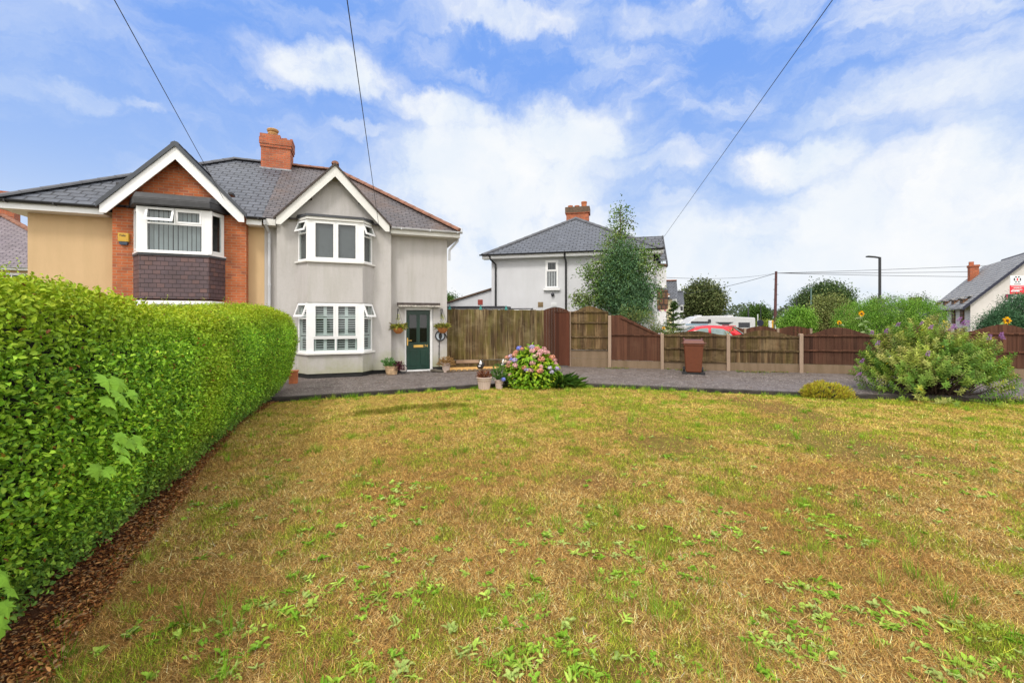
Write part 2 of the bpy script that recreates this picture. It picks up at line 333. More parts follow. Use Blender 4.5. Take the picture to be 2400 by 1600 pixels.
def thing(name,label,cat,loc=(0,0,0),rz=0,group=None):
    o=bpy.data.objects.new(name,None); C.objects.link(o); o.location=loc; o.rotation_euler=(0,0,rz); o.empty_display_size=.2
    return tag(o,label,cat,group)
def struct(o,kind='structure'): o['kind']=kind; return o
def quadmesh(name,V,F,col,m,parent=None,smooth=False):
    """V (n,3), F (m,k) indices, col (n,3): big meshes in one go"""
    me=bpy.data.meshes.new(name); n=len(V); mF,k=F.shape
    me.vertices.add(n); me.vertices.foreach_set('co',np.ascontiguousarray(V,dtype=np.float32).ravel())
    me.loops.add(mF*k); me.loops.foreach_set('vertex_index',np.ascontiguousarray(F,dtype=np.int32).ravel())
    me.polygons.add(mF); me.polygons.foreach_set('loop_start',np.arange(0,mF*k,k,dtype=np.int32))
    a=me.attributes.new('Col','FLOAT_COLOR','POINT')
    a.data.foreach_set('color',np.concatenate([np.clip(col,0,1),np.ones((n,1))],1).astype(np.float32).ravel())
    me.update(calc_edges=True); me.validate()
    if smooth: me.polygons.foreach_set('use_smooth',[True]*mF)
    me.materials.append(MT[m]); o=bpy.data.objects.new(name,me); C.objects.link(o)
    if parent is not None: o.parent=parent
    return o
def unit(a): return a/np.maximum(np.linalg.norm(a,axis=1,keepdims=True),1e-9)
def leaves(name,P,D,Nn,L,W,col,m='leaf',parent=None,fold=.22,droop=.12):
    """one small folded leaf (6 vertices, 2 quads) per point"""
    n=len(P); D=unit(D); S=unit(np.cross(D,Nn)); U=np.cross(S,D)
    L=np.broadcast_to(np.asarray(L,float),(n,))[:,None]; W=np.broadcast_to(np.asarray(W,float),(n,))[:,None]
    up=U*W*fold
    v=np.stack([P,P+D*L*.33+S*W*.46+up,P+D*L*.70+S*W*.36+up-U*L*droop*.4,P+D*L-U*L*droop,
                P+D*L*.70-S*W*.36+up-U*L*droop*.4,P+D*L*.33-S*W*.46+up],1).reshape(-1,3)
    b=np.arange(n)[:,None]*6
    F=np.concatenate([b+np.array([[0,1,2,3]]),b+np.array([[0,3,4,5]])],0)
    return quadmesh(name,v,F,np.repeat(col,6,0),m,parent)
def rdir(n): return unit(rng.normal(size=(n,3)))
def pick(pal,n,var=.15):
    pal=np.array(pal); c=pal[rng.integers(0,len(pal),n)]
    return c*(1+rng.uniform(-var,var,(n,1)))
def vnoise(x,y,seed=0):
    r=np.random.default_rng(seed); G=r.random((64,64)); xi=np.floor(x).astype(int); yi=np.floor(y).astype(int)
    fx=x-xi; fy=y-yi; fx=fx*fx*(3-2*fx); fy=fy*fy*(3-2*fy); g=lambda a,b:G[a%64,b%64]
    return (g(xi,yi)*(1-fx)+g(xi+1,yi)*fx)*(1-fy)+(g(xi,yi+1)*(1-fx)+g(xi+1,yi+1)*fx)*fy
def fbm(x,y,seed=0,o=4):
    s=0;a=.5
    for i in range(o): s=s+a*vnoise(x*2**i+i*7.3,y*2**i+i*3.1,seed+i); a*=.5
    return s/(1-.5**o)
def crown(name,blobs,nclump,nleaf,L,W,pal,parent=None,spread=.22,up=.3,shell=.55,m='leaf',dark=.35,flat=1.0):
    """leaf clumps scattered through a set of ellipsoids: uneven outline, gaps, light and dark clumps"""
    vol=np.array([b[1][0]*b[1][1]*b[1][2] for b in blobs])**(2/3); pr=vol/vol.sum()
    bi=rng.choice(len(blobs),nclump,p=pr); c=np.array([b[0] for b in blobs])[bi]; r=np.array([b[1] for b in blobs])[bi]
    d=rdir(nclump); rad=shell+(1-shell)*rng.random((nclump,1))**.6; cc=c+d*r*rad
    tone=1+rng.uniform(-dark,dark,(nclump,1)); cpal=pick(pal,nclump,.05)*tone
    n=nclump*nleaf; ci=np.repeat(np.arange(nclump),nleaf)
    P=cc[ci]+rng.normal(size=(n,3))*spread*np.array([1,1,flat]); out=unit(P-c[ci])
    D=unit(out*.5+rdir(n)+np.array([0,0,up])); Nn=unit(rdir(n)*.8+np.array([0,0,1.0])+out*.4)
    s=rng.uniform(.7,1.25,n)
    o=leaves(name,P,D,Nn,L*s,W*s,cpal[ci]*(1+rng.uniform(-.15,.15,(n,1))),m,parent)
    return o,cc
def limbs(name,base,top,r0,targets,parent,n=14,m='bark'):
    mb=MB(); base=Vector(base); top=Vector(top); k=6
    pts=[base.lerp(top,i/k)+Vector((random.uniform(-.03,.03),random.uniform(-.03,.03),0))*(i>0) for i in range(k+1)]
    mb.tube(pts,[r0*(1-.8*i/k) for i in range(k+1)],8)
    idx=rng.choice(len(targets),min(n,len(targets)),replace=False)
    for i in idx:
        t=Vector(targets[i]); f=min(max((t.z-base.z)/(top.z-base.z)*.75,.15),.9); p=base.lerp(top,f)
        mid=p.lerp(t,.5)+Vector((0,0,.05*(t-p).length)); rr=r0*(1-.8*f)*.5
        mb.tube([p,mid,t],[rr,rr*.6,rr*.2],5)
    return mb.build(name,m,parent,True)
# ================================================================== SETTING
KERB=[(-16,4.6),(-9.0,7.62),(-5.2,9.25),(-.9,11.1),(.55,11.5),(1.8,11.38),(6.8,9.9),(11.0,9.05),(20,6.9)]
def kerbY(x): return np.interp(x,[k[0] for k in KERB],[k[1] for k in KERB])
FEN=lambda X:15.35-.25*(X-2.09)            # line of the low fence
def hedge_base(Y): return -3.05-.36*(Y-3.04)
def lawn_edge(Y): return -2.42-.455*(Y-2.07)*np.where(Y>7.5,1-.0*(Y),1)
TR0=np.array((-3.25,7.75)); TR1=np.array((-.7,8.85))
def trench(X,Y):
    d=TR1-TR0; L=np.hypot(*d); d=d/L; nx,ny=-d[1],d[0]
    u=(X-TR0[0])*d[0]+(Y-TR0[1])*d[1]; v=(X-TR0[0])*nx+(Y-TR0[1])*ny+.09*np.sin(u*3)+.05*np.sin(u*7.3+1)
    e=np.clip(u/.4,0,1)*np.clip((L-u)/.6,0,1)
    return e*(-.055*np.exp(-(v/.09)**2)+.055*np.exp(-((v-.22)/.18)**2)), e*np.exp(-((v-.02)/.16)**2)
def lawn_z(X,Y):
    X=np.asarray(X,float);Y=np.asarray(Y,float)
    return -.085+.035*(fbm(X*.5+20,Y*.5+20,3)-.5)+.02*(fbm(X*2+9,Y*2+9,5)-.5)+trench(X,Y)[0]-.03*np.clip(1-(kerbY(X)-Y)/.35,0,1)
# far ground: one sheet to the horizon, a little lower beyond the fences
g=MB()
xs=[-600,-200,-80,-40,-15,0,15,40,80,200,600]; ys=[-60,-10,18,22,27,32,45,80,200,900]
for j,y in enumerate(ys):
    for x in xs: g.v.append(Vector((x,y,-.16-.45*min(max((y-20)/12,0),1))))
n_=len(xs); g.f=[(j*n_+i,j*n_+i+1,(j+1)*n_+i+1,(j+1)*n_+i) for j in range(len(ys)-1) for i in range(n_-1)]
struct(g.build('ground','far_ground'))
# lawn sheet
nx,ny=480,420; gxx=np.linspace(-9,18,nx); gyy=np.linspace(-1.5,1,ny)
V=[];
for j in range(ny):
    f=j/(ny-1); Y=-1.5+(kerbY(gxx)+.02+1.5)*f; V.append(np.stack([gxx,Y,lawn_z(gxx,Y)-.01*(f>.99)],1))
V=np.concatenate(V); ii=np.arange((ny-1)*nx).reshape(ny-1,nx)[:,:-1].ravel()
F=np.stack([ii,ii+1,ii+nx+1,ii+nx],1)
struct(quadmesh('lawn',V,F,np.ones((len(V),3)),'lawn',smooth=True))
# driveway: a slab with its worn edge towards the lawn
dv=MB(); far=[(20,FEN(20)+.6),(9,FEN(9)+.3),(2,FEN(2)+.3),(-2.0,15.5),(-2.2,14.5),(-18,8.8)]
top=[(x,y+.05*math.sin(x*3.1)*.5,0) for x,y in KERB]; ring=top+[(x,y,0) for x,y in far]
dv.prism([(x,y,-.14) for x,y,_ in ring],(0,0,.14)); struct(dv.build('driveway','tarmac'))
kb=MB()
fx=np.linspace(-10,19,150); 
for a,b in zip(fx[:-1],fx[1:]):
    ya,yb=float(kerbY(a)),float(kerbY(b)); j=random.uniform(-.012,.012); k=random.uniform(-.02,.004)
    kb.hexa([(a,ya-.07+j,-.16),(b,yb-.07+j,-.16),(b,yb+.02,-.16),(a,ya+.02,-.16),(a,ya-.055+j,-.006+k),(b,yb-.055+j,-.006+k),(b,yb+.02,.004),(a,ya+.02,.004)])
struct(kb.build('kerb',plain('kerb_stone',(.034,.028,.022),.95,var=.6,sc_=5,bmp=.01)))
# ================================================================== PAIR OF HOUSES
W0=Vector((-2.2,14.3,0)); ANG=R(20)
SM=-5.42; SL=-10.66; ZE=4.63; ZR=7.47; BR=3.6; OV=.36
def facet_fn(P0,P1):
    d=Vector((P1[0]-P0[0],P1[1]-P0[1],0)); L=d.length; d/=L; n=Vector((d.y,-d.x,0)); o=Vector((P0[0],P0[1],0))
    def pt(u,z,k): q=o+d*u+n*k; return (q.x,q.y,z)
    def bx(mb,u0,u1,z0,z1,k0,k1): mb.hexa([pt(u0,z0,k1),pt(u1,z0,k1),pt(u1,z0,k0),pt(u0,z0,k0),pt(u0,z1,k1),pt(u1,z1,k1),pt(u1,z1,k0),pt(u0,z1,k0)])
    return L,pt,bx
def winfacet(fm,win,P0,P1,z0,z1,cells,fr=.05,gl='glass',open_ang=21,sash=.045):
    """cells: (u0,u1,z0,z1,kind) fractions of the facet; kind f fixed, s sash, o open vent"""
    L,pt,bx=facet_fn(P0,P1)
    bx(fm,0,L,z0,z0+fr,-.05,.02); bx(fm,0,L,z1-fr,z1,-.05,.02)
    bx(fm,0,fr,z0+fr,z1-fr,-.05,.02); bx(fm,L-fr,L,z0+fr,z1-fr,-.05,.02)
    Wd,Hh=L-2*fr,z1-z0-2*fr; us=set(); zs=set()
    for (a,b,c,d_,kind) in cells:
        u0,u1,za,zb=fr+a*Wd,fr+b*Wd,z0+fr+c*Hh,z0+fr+d_*Hh; h=.022
        if a>0: u0+=h
        if b<1: u1-=h
        if c>0: za+=h
        if d_<1: zb-=h
        if b<1 and (b,c,d_) not in us:
            us.add((b,c,d_)); bx(fm,u1,u1+2*h,za,zb,-.048,.017)
        if d_<1 and (d_,) not in zs and a==0:
            zs.add((d_,)); bx(fm,fr,fr+Wd,zb,zb+2*h,-.049,.018)
        if kind=='f':
            p=MB(); p.poly([pt(u0-.01,za-.01,-.01),pt(u1+.01,za-.01,-.01),pt(u1+.01,zb+.01,-.01),pt(u0-.01,zb+.01,-.01)]); p.build('pane',gl,win)
        elif kind=='s':
            s=sash
            for q in ((u0,u1,za,za+s),(u0,u1,zb-s,zb),(u0,u0+s,za+s,zb-s),(u1-s,u1,za+s,zb-s)): bx(fm,*q,-.03,.032)
            p=MB(); p.poly([pt(u0+s-.01,za+s-.01,0),pt(u1-s+.01,za+s-.01,0),pt(u1-s+.01,zb-s+.01,0),pt(u0+s-.01,zb-s+.01,0)]); p.build('pane',gl,win)
        else:
            t=R(open_ang); H2=zb-za; s=sash
            def rp(u,v,k): # v downwards from the hinge
                return pt(u, zb+.02-v*math.cos(t)+k*math.sin(t)*0, .03+v*math.sin(t)+k)
            m=MB()
            def rb(u0_,u1_,v0,v1): m.hexa([rp(u0_,v1,.02),rp(u1_,v1,.02),rp(u1_,v1,-.02),rp(u0_,v1,-.02),rp(u0_,v0,.02),rp(u1_,v0,.02),rp(u1_,v0,-.02),rp(u0_,v0,-.02)])
            e=.015
            rb(u0-e,u1+e,-.01,s); rb(u0-e,u1+e,H2-s,H2+.02); rb(u0-e,u0-e+s,s,H2-s); rb(u1+e-s,u1+e,s,H2-s)
            m.build('opening_light','upvc',win,label='top hung light standing open')
            p=MB(); p.poly([rp(u0,H2-s+.01,0),rp(u1,H2-s+.01,0),rp(u1,s-.01,0),rp(u0,s-.01,0)]); p.build('pane',gl,win)
def ridge_tiles(mb,p0,p1,r=.11,seg=.4,n=6):
    p0,p1=Vector(p0),Vector(p1); L=(p1-p0).length; k=max(1,int(L/seg)); t=(p1-p0)/L
    sd=t.cross(Vector((0,0,1))).normalized(); up=sd.cross(t)
    for i in range(k):
        a,b=p0+t*(L*i/k),p0+t*(L*(i+1)/k+.02); vs=[]
        for q,rr in ((a,r*1.05),(b,r*.95)):
            for j in range(n+1):
                an=PI*j/n; vs.append(q+sd*(math.cos(an)*rr)+up*(math.sin(an)*rr*.75-.03))
            vs+= [q-up*.05]
        m=n+2
        mb.add(vs,[tuple(range(m)),tuple(range(m,2*m))]+[(j,(j+1)%m,m+(j+1)%m,m+j) for j in range(m)])
def zfront(b): return ZE+(b+OV)*(ZR-ZE)/(BR+OV)
def gutter(root,s0,s1,b,z,m,name='gutter'):
    mb=MB(); n=8; 
    for s in (s0,s1):
        for k in range(n+1):
            an=PI+PI*k/n; mb.v.append(Vector((s,b+.06*math.cos(an),z+.06*math.sin(an))))
        for k in range(n+1):
            an=2*PI-PI*k/n; mb.v.append(Vector((s,b+.05*math.cos(an),z+.05*math.sin(an))))
    M=2*(n+1); mb.f=[(k,(k+1)%M,M+(k+1)%M,M+k) for k in range(M)]+[tuple(range(M)),tuple(range(M,2*M))]
    x=s0+.3
    while x<s1: mb.box(x,x+.03,b-.066,b+.066,z-.066,z+.004); x+=.9
    return mb.build(name,m,root)
def half_roof(root,s0,s1,hip,m,rm,label):
    """hip='L' or 'R': the end that is hipped"""
    mb=MB(); a,b=s0,s1; e=BR+OV
    if hip=='L':
        a=s0-OV; r=a+e
        mb.poly([(a,-OV,ZE),(b,-OV,ZE),(b,BR,ZR),(r,BR,ZR)]); mb.poly([(a,-OV,ZE),(r,BR,ZR),(a,BR+e,ZE)]); mb.poly([(b,BR+e,ZE),(a,BR+e,ZE),(r,BR,ZR),(b,BR,ZR)])
    else:
        b=s1+OV; r=b-e
        mb.poly([(a,-OV,ZE),(b,-OV,ZE),(r,BR,ZR),(a,BR,ZR)]); mb.poly([(b,-OV,ZE),(b,BR+e,ZE),(r,BR,ZR)]); mb.poly([(b,BR+e,ZE),(a,BR+e,ZE),(a,BR,ZR),(r,BR,ZR)])
    roof=mb.build('roof',m,root,label=label)
    rt=MB()
    if hip=='L':
        ridge_tiles(rt,(a,-OV,ZE+.05),(r,BR,ZR+.05)); ridge_tiles(rt,(r,BR,ZR+.05),(b,BR,ZR+.05))
    else:
        ridge_tiles(rt,(b,-OV,ZE+.05),(r,BR,ZR+.05),.125); ridge_tiles(rt,(r,BR,ZR+.05),(a,BR,ZR+.05),.12)
    rt.build('ridge_tiles',rm,roof)
    return roof
def gable(root,roof,sa,za,hw,zf,bf,slate,wallmat,wall_s,barge_m,verge_m,dv,ridge_m,big_verge):
    k=(za-zf)/hw; bA=-OV+(za-ZE)/((ZR-ZE)/(BR+OV)); mb=MB()
    for sg in (-1,1):
        mb.poly([(sa,bf,za),(sa+sg*hw,bf,zf),(sa+sg*hw,-OV+.06,zf),(sa,bA,za)])
    mb.build('gable_roof',slate,roof)
    rt=MB(); ridge_tiles(rt,(sa,bf-.02,za+.05),(sa,bA,za+.05),.10); rt.build('ridge_tiles',ridge_m,roof)
    bg_=MB(); e=.13/k
    for sg in (-1,1):
        f=sa+sg*hw
        bg_.prism([(sa,bf,za-.03),(f,bf,zf-.03),(f,bf,zf-.23),(f-sg*(dv-.2)/k,bf,zf-.23),(sa,bf,za-.03-dv)],(0,.03,0))
    bg_.build('barge_board',barge_m,root)
    vg=MB(); t=.085 if big_verge else .03
    for sg in (-1,1):
        f=sa+sg*(hw+.06); fz=zf-.06*k
        vg.prism([(sa,bf-.05,za+t*1.2),(f,bf-.05,fz+t),(f,bf-.05,fz-.04),(sa,bf-.05,za-.035)],(0,.11,0))
    vg.build('verge_trim',verge_m,roof)
    return k
def pier(mb,s0,s1,b0,b1,z0,z1): mb.box(s0,s1,b0,b1,z0,z1)
def chimney_stack(root):
    c=MB(); s0,s1,b0,b1=-6.12,-5.17,3.2,3.95
    c.box(s0,s1,b0,b1,6.4,7.95); c.box(s0-.03,s1+.03,b0-.03,b1+.03,7.95,8.05); c.box(s0-.05,s1+.05,b0-.05,b1+.05,8.05,8.28)
    c.box(s0-.03,s0+.62,b0-.03,b1+.03,8.28,8.42)
    for i in range(4): c.box(s0+.66+i*.09,s0+.74+i*.09,b0+random.uniform(0,.1),b1,8.28,8.31+random.random()*.06)
    ch=c.build('chimney','chimney_brick',root)
    p=MB(); p.lathe([(.15,8.42),(.17,8.44),(.17,8.47),(.15,8.49),(.15,8.52),(.165,8.53),(.165,8.56),(.15,8.57),(.15,8.60),(.18,8.62),(.20,8.68),(.18,8.71),(.12,8.71)],(s0+.33,3.5,0)); p.build('chimney_pot',plain('buff_pot',(.42,.24,.09),.8,var=.25,sc_=14),ch)
    p=MB(); p.lathe([(.16,8.28),(.16,8.33),(.13,8.38),(.05,8.40)],(s0+.75,3.6,0)); p.build('chimney_pot','terracotta',ch)
    f=MB(); f.box(s0-.04,s1+.04,b0-.05,b0-.005,6.95,7.2); f.build('flashing',plain('flashing',(.25,.255,.27),.6,var=.4,sc_=8),ch)
# ---------------------------------------------------------------- white house (right half)
WH=thing('semi_detached_house','pale grey rendered half of the semi detached pair with a green front door numbered 74','house',W0,ANG,'semi detached pair behind the lawn')
wm=MB(); T=.25
GB=-.25
for a,b,z0,z1 in ((-1.84,-1.40,.12,4.55),(-.47,0,.12,4.55),(-1.40,-.47,2.12,4.55),(SM,-5.06,.12,4.55)): wm.box(a,b,0,T,z0,z1)
wm.box(-.25,0,T,7.2,0,4.55); wm.box(SM,-.25,6.95,7.2,0,4.55)
GSa,GZa,GHW,GZf=-3.47,6.33,1.56,4.66
wt=GZf+(GZa-GZf)*(1-(GSa+5.06)/GHW)-.05; wt2=GZf+(GZa-GZf)*(1-(-1.84-GSa)/GHW)-.05
wm.prism([(-5.06,GB,.12),(-1.84,GB,.12),(-1.84,GB,wt2),(GSa,GB,GZa-.06),(-5.06,GB,wt)],(0,.5,0))
# bell-cast drip at the foot of the render
wm.prism([(-5.06,GB-.03,.12),(-5.06,GB-.001,.12),(-5.06,GB-.001,.34)],(.5,0,0)); wm.prism([(-2.38,GB-.03,.12),(-2.38,GB-.001,.12),(-2.38,GB-.001,.34)],(.54,0,0))
BP=[(-4.53,GB),(-4.19,-.75),(-2.70,-.75),(-2.38,GB)]
def bayband(mb,z0,z1,out=0.0):
    c=[(-4.53-out*.6,GB-.001),(-4.19-out*.5,-.75-out),(-2.70+out*.5,-.75-out),(-2.38+out*.6,GB-.001)]
    mb.prism([(s,b,z0) for s,b in c],(0,0,z1-z0))
bayband(wm,.13,.66); bayband(wm,2.20,3.36)
wm.build('wall','white_render',WH)
pl=MB(); pl.box(SM,-1.42,GB+.02,.1,-.1,.119); pl.box(-1.84,-1.41,.02,.2,-.1,.119); pl.box(-.46,0.001,.02,.2,-.1,.119)
pl.prism([(-4.50,GB+.019,-.1),(-4.17,-.72,-.1),(-2.72,-.72,-.1),(-2.41,GB+.019,-.1)],(0,0,.229)); pl.build('plinth','plinth',WH)
wroof=half_roof(WH,SM,0,'R','old_slate','clay','weathered old slate roof with clay ridge tiles')
gable(WH,wroof,GSa,GZa,GHW,GZf,-.56,'old_slate',None,None,'painted_wood','old_board',.33,'clay',False)
fb=MB(); fb.box(-1.86,.36,-OV-.03,-OV,4.42,4.60); fb.box(-5.37,-5.07,-OV-.03,-OV,4.42,4.60); fb.box(-1.86,.33,-OV,-.001,4.42,4.44); fb.box(-5.37,-5.07,-OV,-.001,4.42,4.44); fb.box(.33,.36,-OV,7.5,4.42,4.60); fb.box(0.001,.329,-.0,7.5,4.42,4.44)
fb.build('fascia','painted_wood',WH)
gutter(WH,-1.86,.42,-OV-.10,4.60,'grey_pipe'); 
dp=MB(); dp.tube([(.36,-.05,4.56),(.36,-.05,4.38),(.08,-.04,4.05),(.07,-.04,3.7)],.04); dp.tube([(.40,-.38,4.62),(.42,-.36,4.72),(.30,-.3,4.78)],.035); dp.build('pipe_end','grey_pipe',WH)
dp=MB(); dp.tube([(-5.33,-OV-.09,4.55),(-5.33,-OV-.07,4.44),(-5.28,-.1,4.26),(-5.28,-.07,4.1),(-5.28,-.07,.05)],.042)
for z in (.9,2.7,3.95): dp.tube([(-5.28,-.07,z),(-5.28,-.07,z+.06)],.052)
dp.build('downpipe','grey_pipe',WH)
# two bay windows
def house_bay(z0,z1,shutters):
    win=MB(); pts=BP; f=[]
    ins=lambda p,q,t:(p[0]+(q[0]-p[0])*t,p[1]+(q[1]-p[1])*t)
    A,B,Cc,D=[(-4.48,GB-.03),(-4.16,-.715),(-2.73,-.715),(-2.43,GB-.03)]
    holder=bpy.data.objects.new('bay_window',None); C.objects.link(holder); holder.parent=WH
    holder['label']='ground floor bay with white louvred shutters' if shutters else 'upper bay with grey venetian blinds'
    fr=MB()
    for p in (B,Cc): fr.box(p[0]-.075,p[0]+.075,p[1]-.012,p[1]+.06,z0,z1)
    front=[(0,.5,.27,1,'s'),(.5,1,.27,1,'s'),(0,.5,0,.27,'f'),(.5,1,0,.27,'f')] if shutters else [(0,.5,0,1,'s'),(.5,1,0,1,'s')]
    B2,C2=(B[0]+.075,B[1]),(Cc[0]-.075,Cc[1])
    winfacet(fr,holder,B2,C2,z0,z1,front)
    winfacet(fr,holder,A,B,z0,z1,[(0,1,0,.70,'f'),(0,1,.70,1,'o')]); winfacet(fr,holder,Cc,D,z0,z1,[(0,1,0,.70,'f'),(0,1,.70,1,'o')])
    fr.build('window_frame','upvc',holder)
    rm=MB(); rm.box(-4.46,-2.44,GB-.02,GB-.004,z0,z1); rm.build('dark_backing','dark_room',holder)  # dark sheet in place of the unlit room behind the panes
    si=MB(); c=[(-4.60,GB-.002),(-4.22,-.83),(-2.67,-.83),(-2.31,GB-.002)]
    si.prism([(s,b,z0-.06) for s,b in c],(0,0,.058)); si.build('window_sill','painted_wood',holder,bevel=.01)
    bl=MB()
    for (P0,P1) in ((A,B),(B2,C2),(Cc,D)):
        L,pt,bx=facet_fn(P0,P1)
        if shutters:
            nb=4 if L>1 else 1; wv_=(L-.12)/nb
            for i in range(nb):
                u0=.06+wv_*i; u1=u0+wv_
                tiers=[(z0+.04,z0+.47),(z0+.50,z1-.42),(z1-.40,z1-.04)]
                for (za,zb) in tiers:
                    st=.045
                    bx(bl,u0,u0+st,za,zb,-.065,-.04); bx(bl,u1-st,u1,za,zb,-.065,-.04); bx(bl,u0+st,u1-st,za,za+st,-.065,-.04); bx(bl,u0+st,u1-st,zb-st,zb,-.065,-.04)
                    z=za+st+.03
                    while z<zb-st-.02:
                        bl.hexa([pt(u0+st,z-.008,-.04),pt(u1-st,z-.008,-.04),pt(u1-st,z+.004,-.08),pt(u0+st,z+.004,-.08),pt(u0+st,z+.002,-.04),pt(u1-st,z+.002,-.04),pt(u1-st,z+.014,-.08),pt(u0+st,z+.014,-.08)]); z+=.068
        else:
            z=z0+.06
            while z<z1-.05:
                bl.hexa([pt(.05,z,-.05),pt(L-.05,z,-.05),pt(L-.05,z+.012,-.065),pt(.05,z+.012,-.065),pt(.05,z+.002,-.05),pt(L-.05,z+.002,-.05),pt(L-.05,z+.020,-.067),pt(.05,z+.020,-.067)]); z+=.026
    bl.build('shutter' if shutters else 'blind','shutter' if shutters else 'venetian',holder)
    return holder
house_bay(.74,2.19,True); up_=house_bay(3.42,4.60,False)
# mirror back standing on the upper sill
mr=MB(); mr.prism([(-4.02,-.56,4.0),(-3.45,-.56,4.0),(-3.48,-.56,3.80),(-3.68,-.56,3.58),(-3.70,-.56,3.44),(-3.78,-.56,3.44),(-3.80,-.56,3.58),(-3.99,-.56,3.80)],(0,.03,0)); mr.build('mirror_back','dark_trim',up_)
lr=MB(); c=[(-4.55,GB-.002),(-4.22,-.82),(-2.67,-.82),(-2.36,GB-.002)]
lr.prism([(s,b,4.68) for s,b in c],(0,0,.07)); lr.prism([(-4.53,GB-.003,4.751),(-4.3,-.5,4.751),(-2.6,-.5,4.751),(-2.38,GB-.003,4.751)],(0,0,.05)); 
ld_=lr.build('bay_roof','lead',WH)
lf=MB(); c=[(-4.53,GB-.002),(-4.21,-.79),(-2.68,-.79),(-2.38,GB-.002)]; lf.prism([(s,b,4.605) for s,b in c],(0,0,.073)); lf.build('fascia','painted_wood',ld_)
# brackets under barge boards, hook of the overhead wire
for a in (-4.22,-2.82): bk=MB(); bk.box(a,a+.1,-.55,GB,5.28,5.34); bk.build('purlin_end','old_board',WH)
# front door
dr=MB(); dr.box(-1.33,-.57,.09,.13,.05,2.0); door=dr.build('front_door','door_green',WH)
rl=MB()
for a,b,z0,z1 in ((-1.22,-1.02,.16,.26+.44),(-.88,-.68,.16,.70)):
    rl.box(a,b,.075,.0899,z0,z1)
rl.build('raised_panel','door_green',door,bevel=.02)
for a,b in ((-1.235,-1.005),(-.895,-.665)):
    q=MB(); q.box(a,b,.080,.0895,.95,1.86); pf=q.build('glazed_panel','dark_glass',door,bevel=0)
    q=MB(); q.box(a-.03,b+.03,.070,.0898,.92,.945); q.box(a-.03,b+.03,.070,.0898,1.865,1.89); q.box(a-.03,a-.002,.070,.0898,.945,1.865); q.box(b+.002,b+.03,.070,.0898,.945,1.865); q.build('panel_moulding','door_green',door)
q=MB(); q.box(-1.10,-.78,.072,.0897,.775,.86); q.box(-1.07,-.81,.064,.0719,.79,.845); q.build('letterbox','gold',door,bevel=.004)
q=MB(); q.box(-1.315,-1.28,.07,.0896,.85,1.10); q.tube([(-1.297,.06,1.01),(-1.16,.055,1.01)],.011); q.tube([(-1.297,.09,1.01),(-1.297,.055,1.01)],.012); q.build('door_handle','gold',door)
def text(s,size,loc,m,parent,name,rx=90,rz=0,ext=.002,align='CENTER'):
    cu=bpy.data.curves.new(name,'FONT'); cu.body=s; cu.size=size; cu.extrude=ext; cu.align_x=align; cu.align_y='CENTER'
    t=bpy.data.objects.new(name,cu); C.objects.link(t)
    me=bpy.data.meshes.new_from_object(t.evaluated_get(bpy.context.evaluated_depsgraph_get())); bpy.data.objects.remove(t); bpy.data.curves.remove(cu)
    o=bpy.data.objects.new(name,me); C.objects.link(o); me.materials.clear(); me.materials.append(MT[m] if isinstance(m,str) else m)
    o.location=loc; o.rotation_euler=(R(rx),0,R(rz)); o.parent=parent; return o
text('74',.12,(-.69,.085,.82),'gold',door,'house_number')
df=MB(); df.box(-1.395,-1.34,.06,.16,.0,2.11); df.box(-.56,-.475,.06,.16,.0,2.11); df.box(-1.34,-.56,.06,.16,2.02,2.11); df.box(-1.34,-.56,.03,.16,-.02,.04); df.build('door_frame','upvc',WH,bevel=.006)
cp=MB(); cp.box(-1.64,-.27,-.22,-.001,2.17,2.25); ca=cp.build('door_canopy','old_board',WH)
cp=MB(); cp.box(-1.61,-.25,-.24,-.002,2.115,2.168); cp.build('canopy_edge','flaked',ca)
# ---------------------------------------------------------------- cream and brick house (left half)
CH=thing('semi_detached_house','cream and orange brick half of the semi detached pair with a tile hung bay','house',W0,ANG,'semi detached pair behind the lawn')
m=MB(); m.box(-5.83,SM-.001,0,T,-.1,4.55); m.build('wall','cream_render',CH,label='narrow cream strip between the brick pier and the downpipe'); m=MB(); m.box(SL,-8.86,0,T,-.1,4.55); m.box(SL,SL+.25,T,7.2,-.1,4.55); m.box(SL+.25,SM-.001,6.95,7.2,-.1,4.55); m.build('wall','cream_render',CH)
CSa,CZa,CHW,CZf=-7.39,6.33,1.58,4.64
ct=CZf+(CZa-CZf)*(1-(CSa+8.86)/CHW)-.06
m=MB(); m.prism([(-8.86,GB,-.1),(-5.83,GB,-.1),(-5.83,GB,ct),(CSa,GB,CZa-.07),(-8.86,GB,ct)],(0,.5,0)); m.build('brick_front','brick',CH,label='orange brick gable wall')
croof=half_roof(CH,SL,SM-.001,'L','new_slate','grey_ridge','smooth dark grey tiled roof with grey ridge')
gable(CH,croof,CSa,CZa,CHW,CZf,-.60,'new_slate',None,None,'upvc','verge',.34,'verge',True)
fb=MB(); fb.box(SL-OV,-8.98,-OV-.03,-OV,4.40,4.58); fb.box(SL-OV,-8.98,-OV,-.001,4.40,4.42); f2=MB(); f2.box(-5.80,-5.42,-OV-.03,-OV,4.40,4.58); f2.box(-5.80,-5.42,-OV,-.001,4.40,4.42); f2.build('fascia','upvc',CH); fb.box(SL-OV,SL-OV+.03,-OV,7.5,4.40,4.58); fb.box(SL-OV+.03,SL-.001,0,7.5,4.40,4.42); fb.build('fascia','upvc',CH)
gutter(CH,SL-OV-.1,-8.96,-OV-.10,4.60,'black'); gutter(CH,-5.80,-5.30,-OV-.10,4.60,'black')
for a in (-8.66,-6.2): m=MB(); m.box(a,a+.1,-.55,GB,5.16,5.22); m.build('purlin_end','black',CH)
chimney_stack(CH)
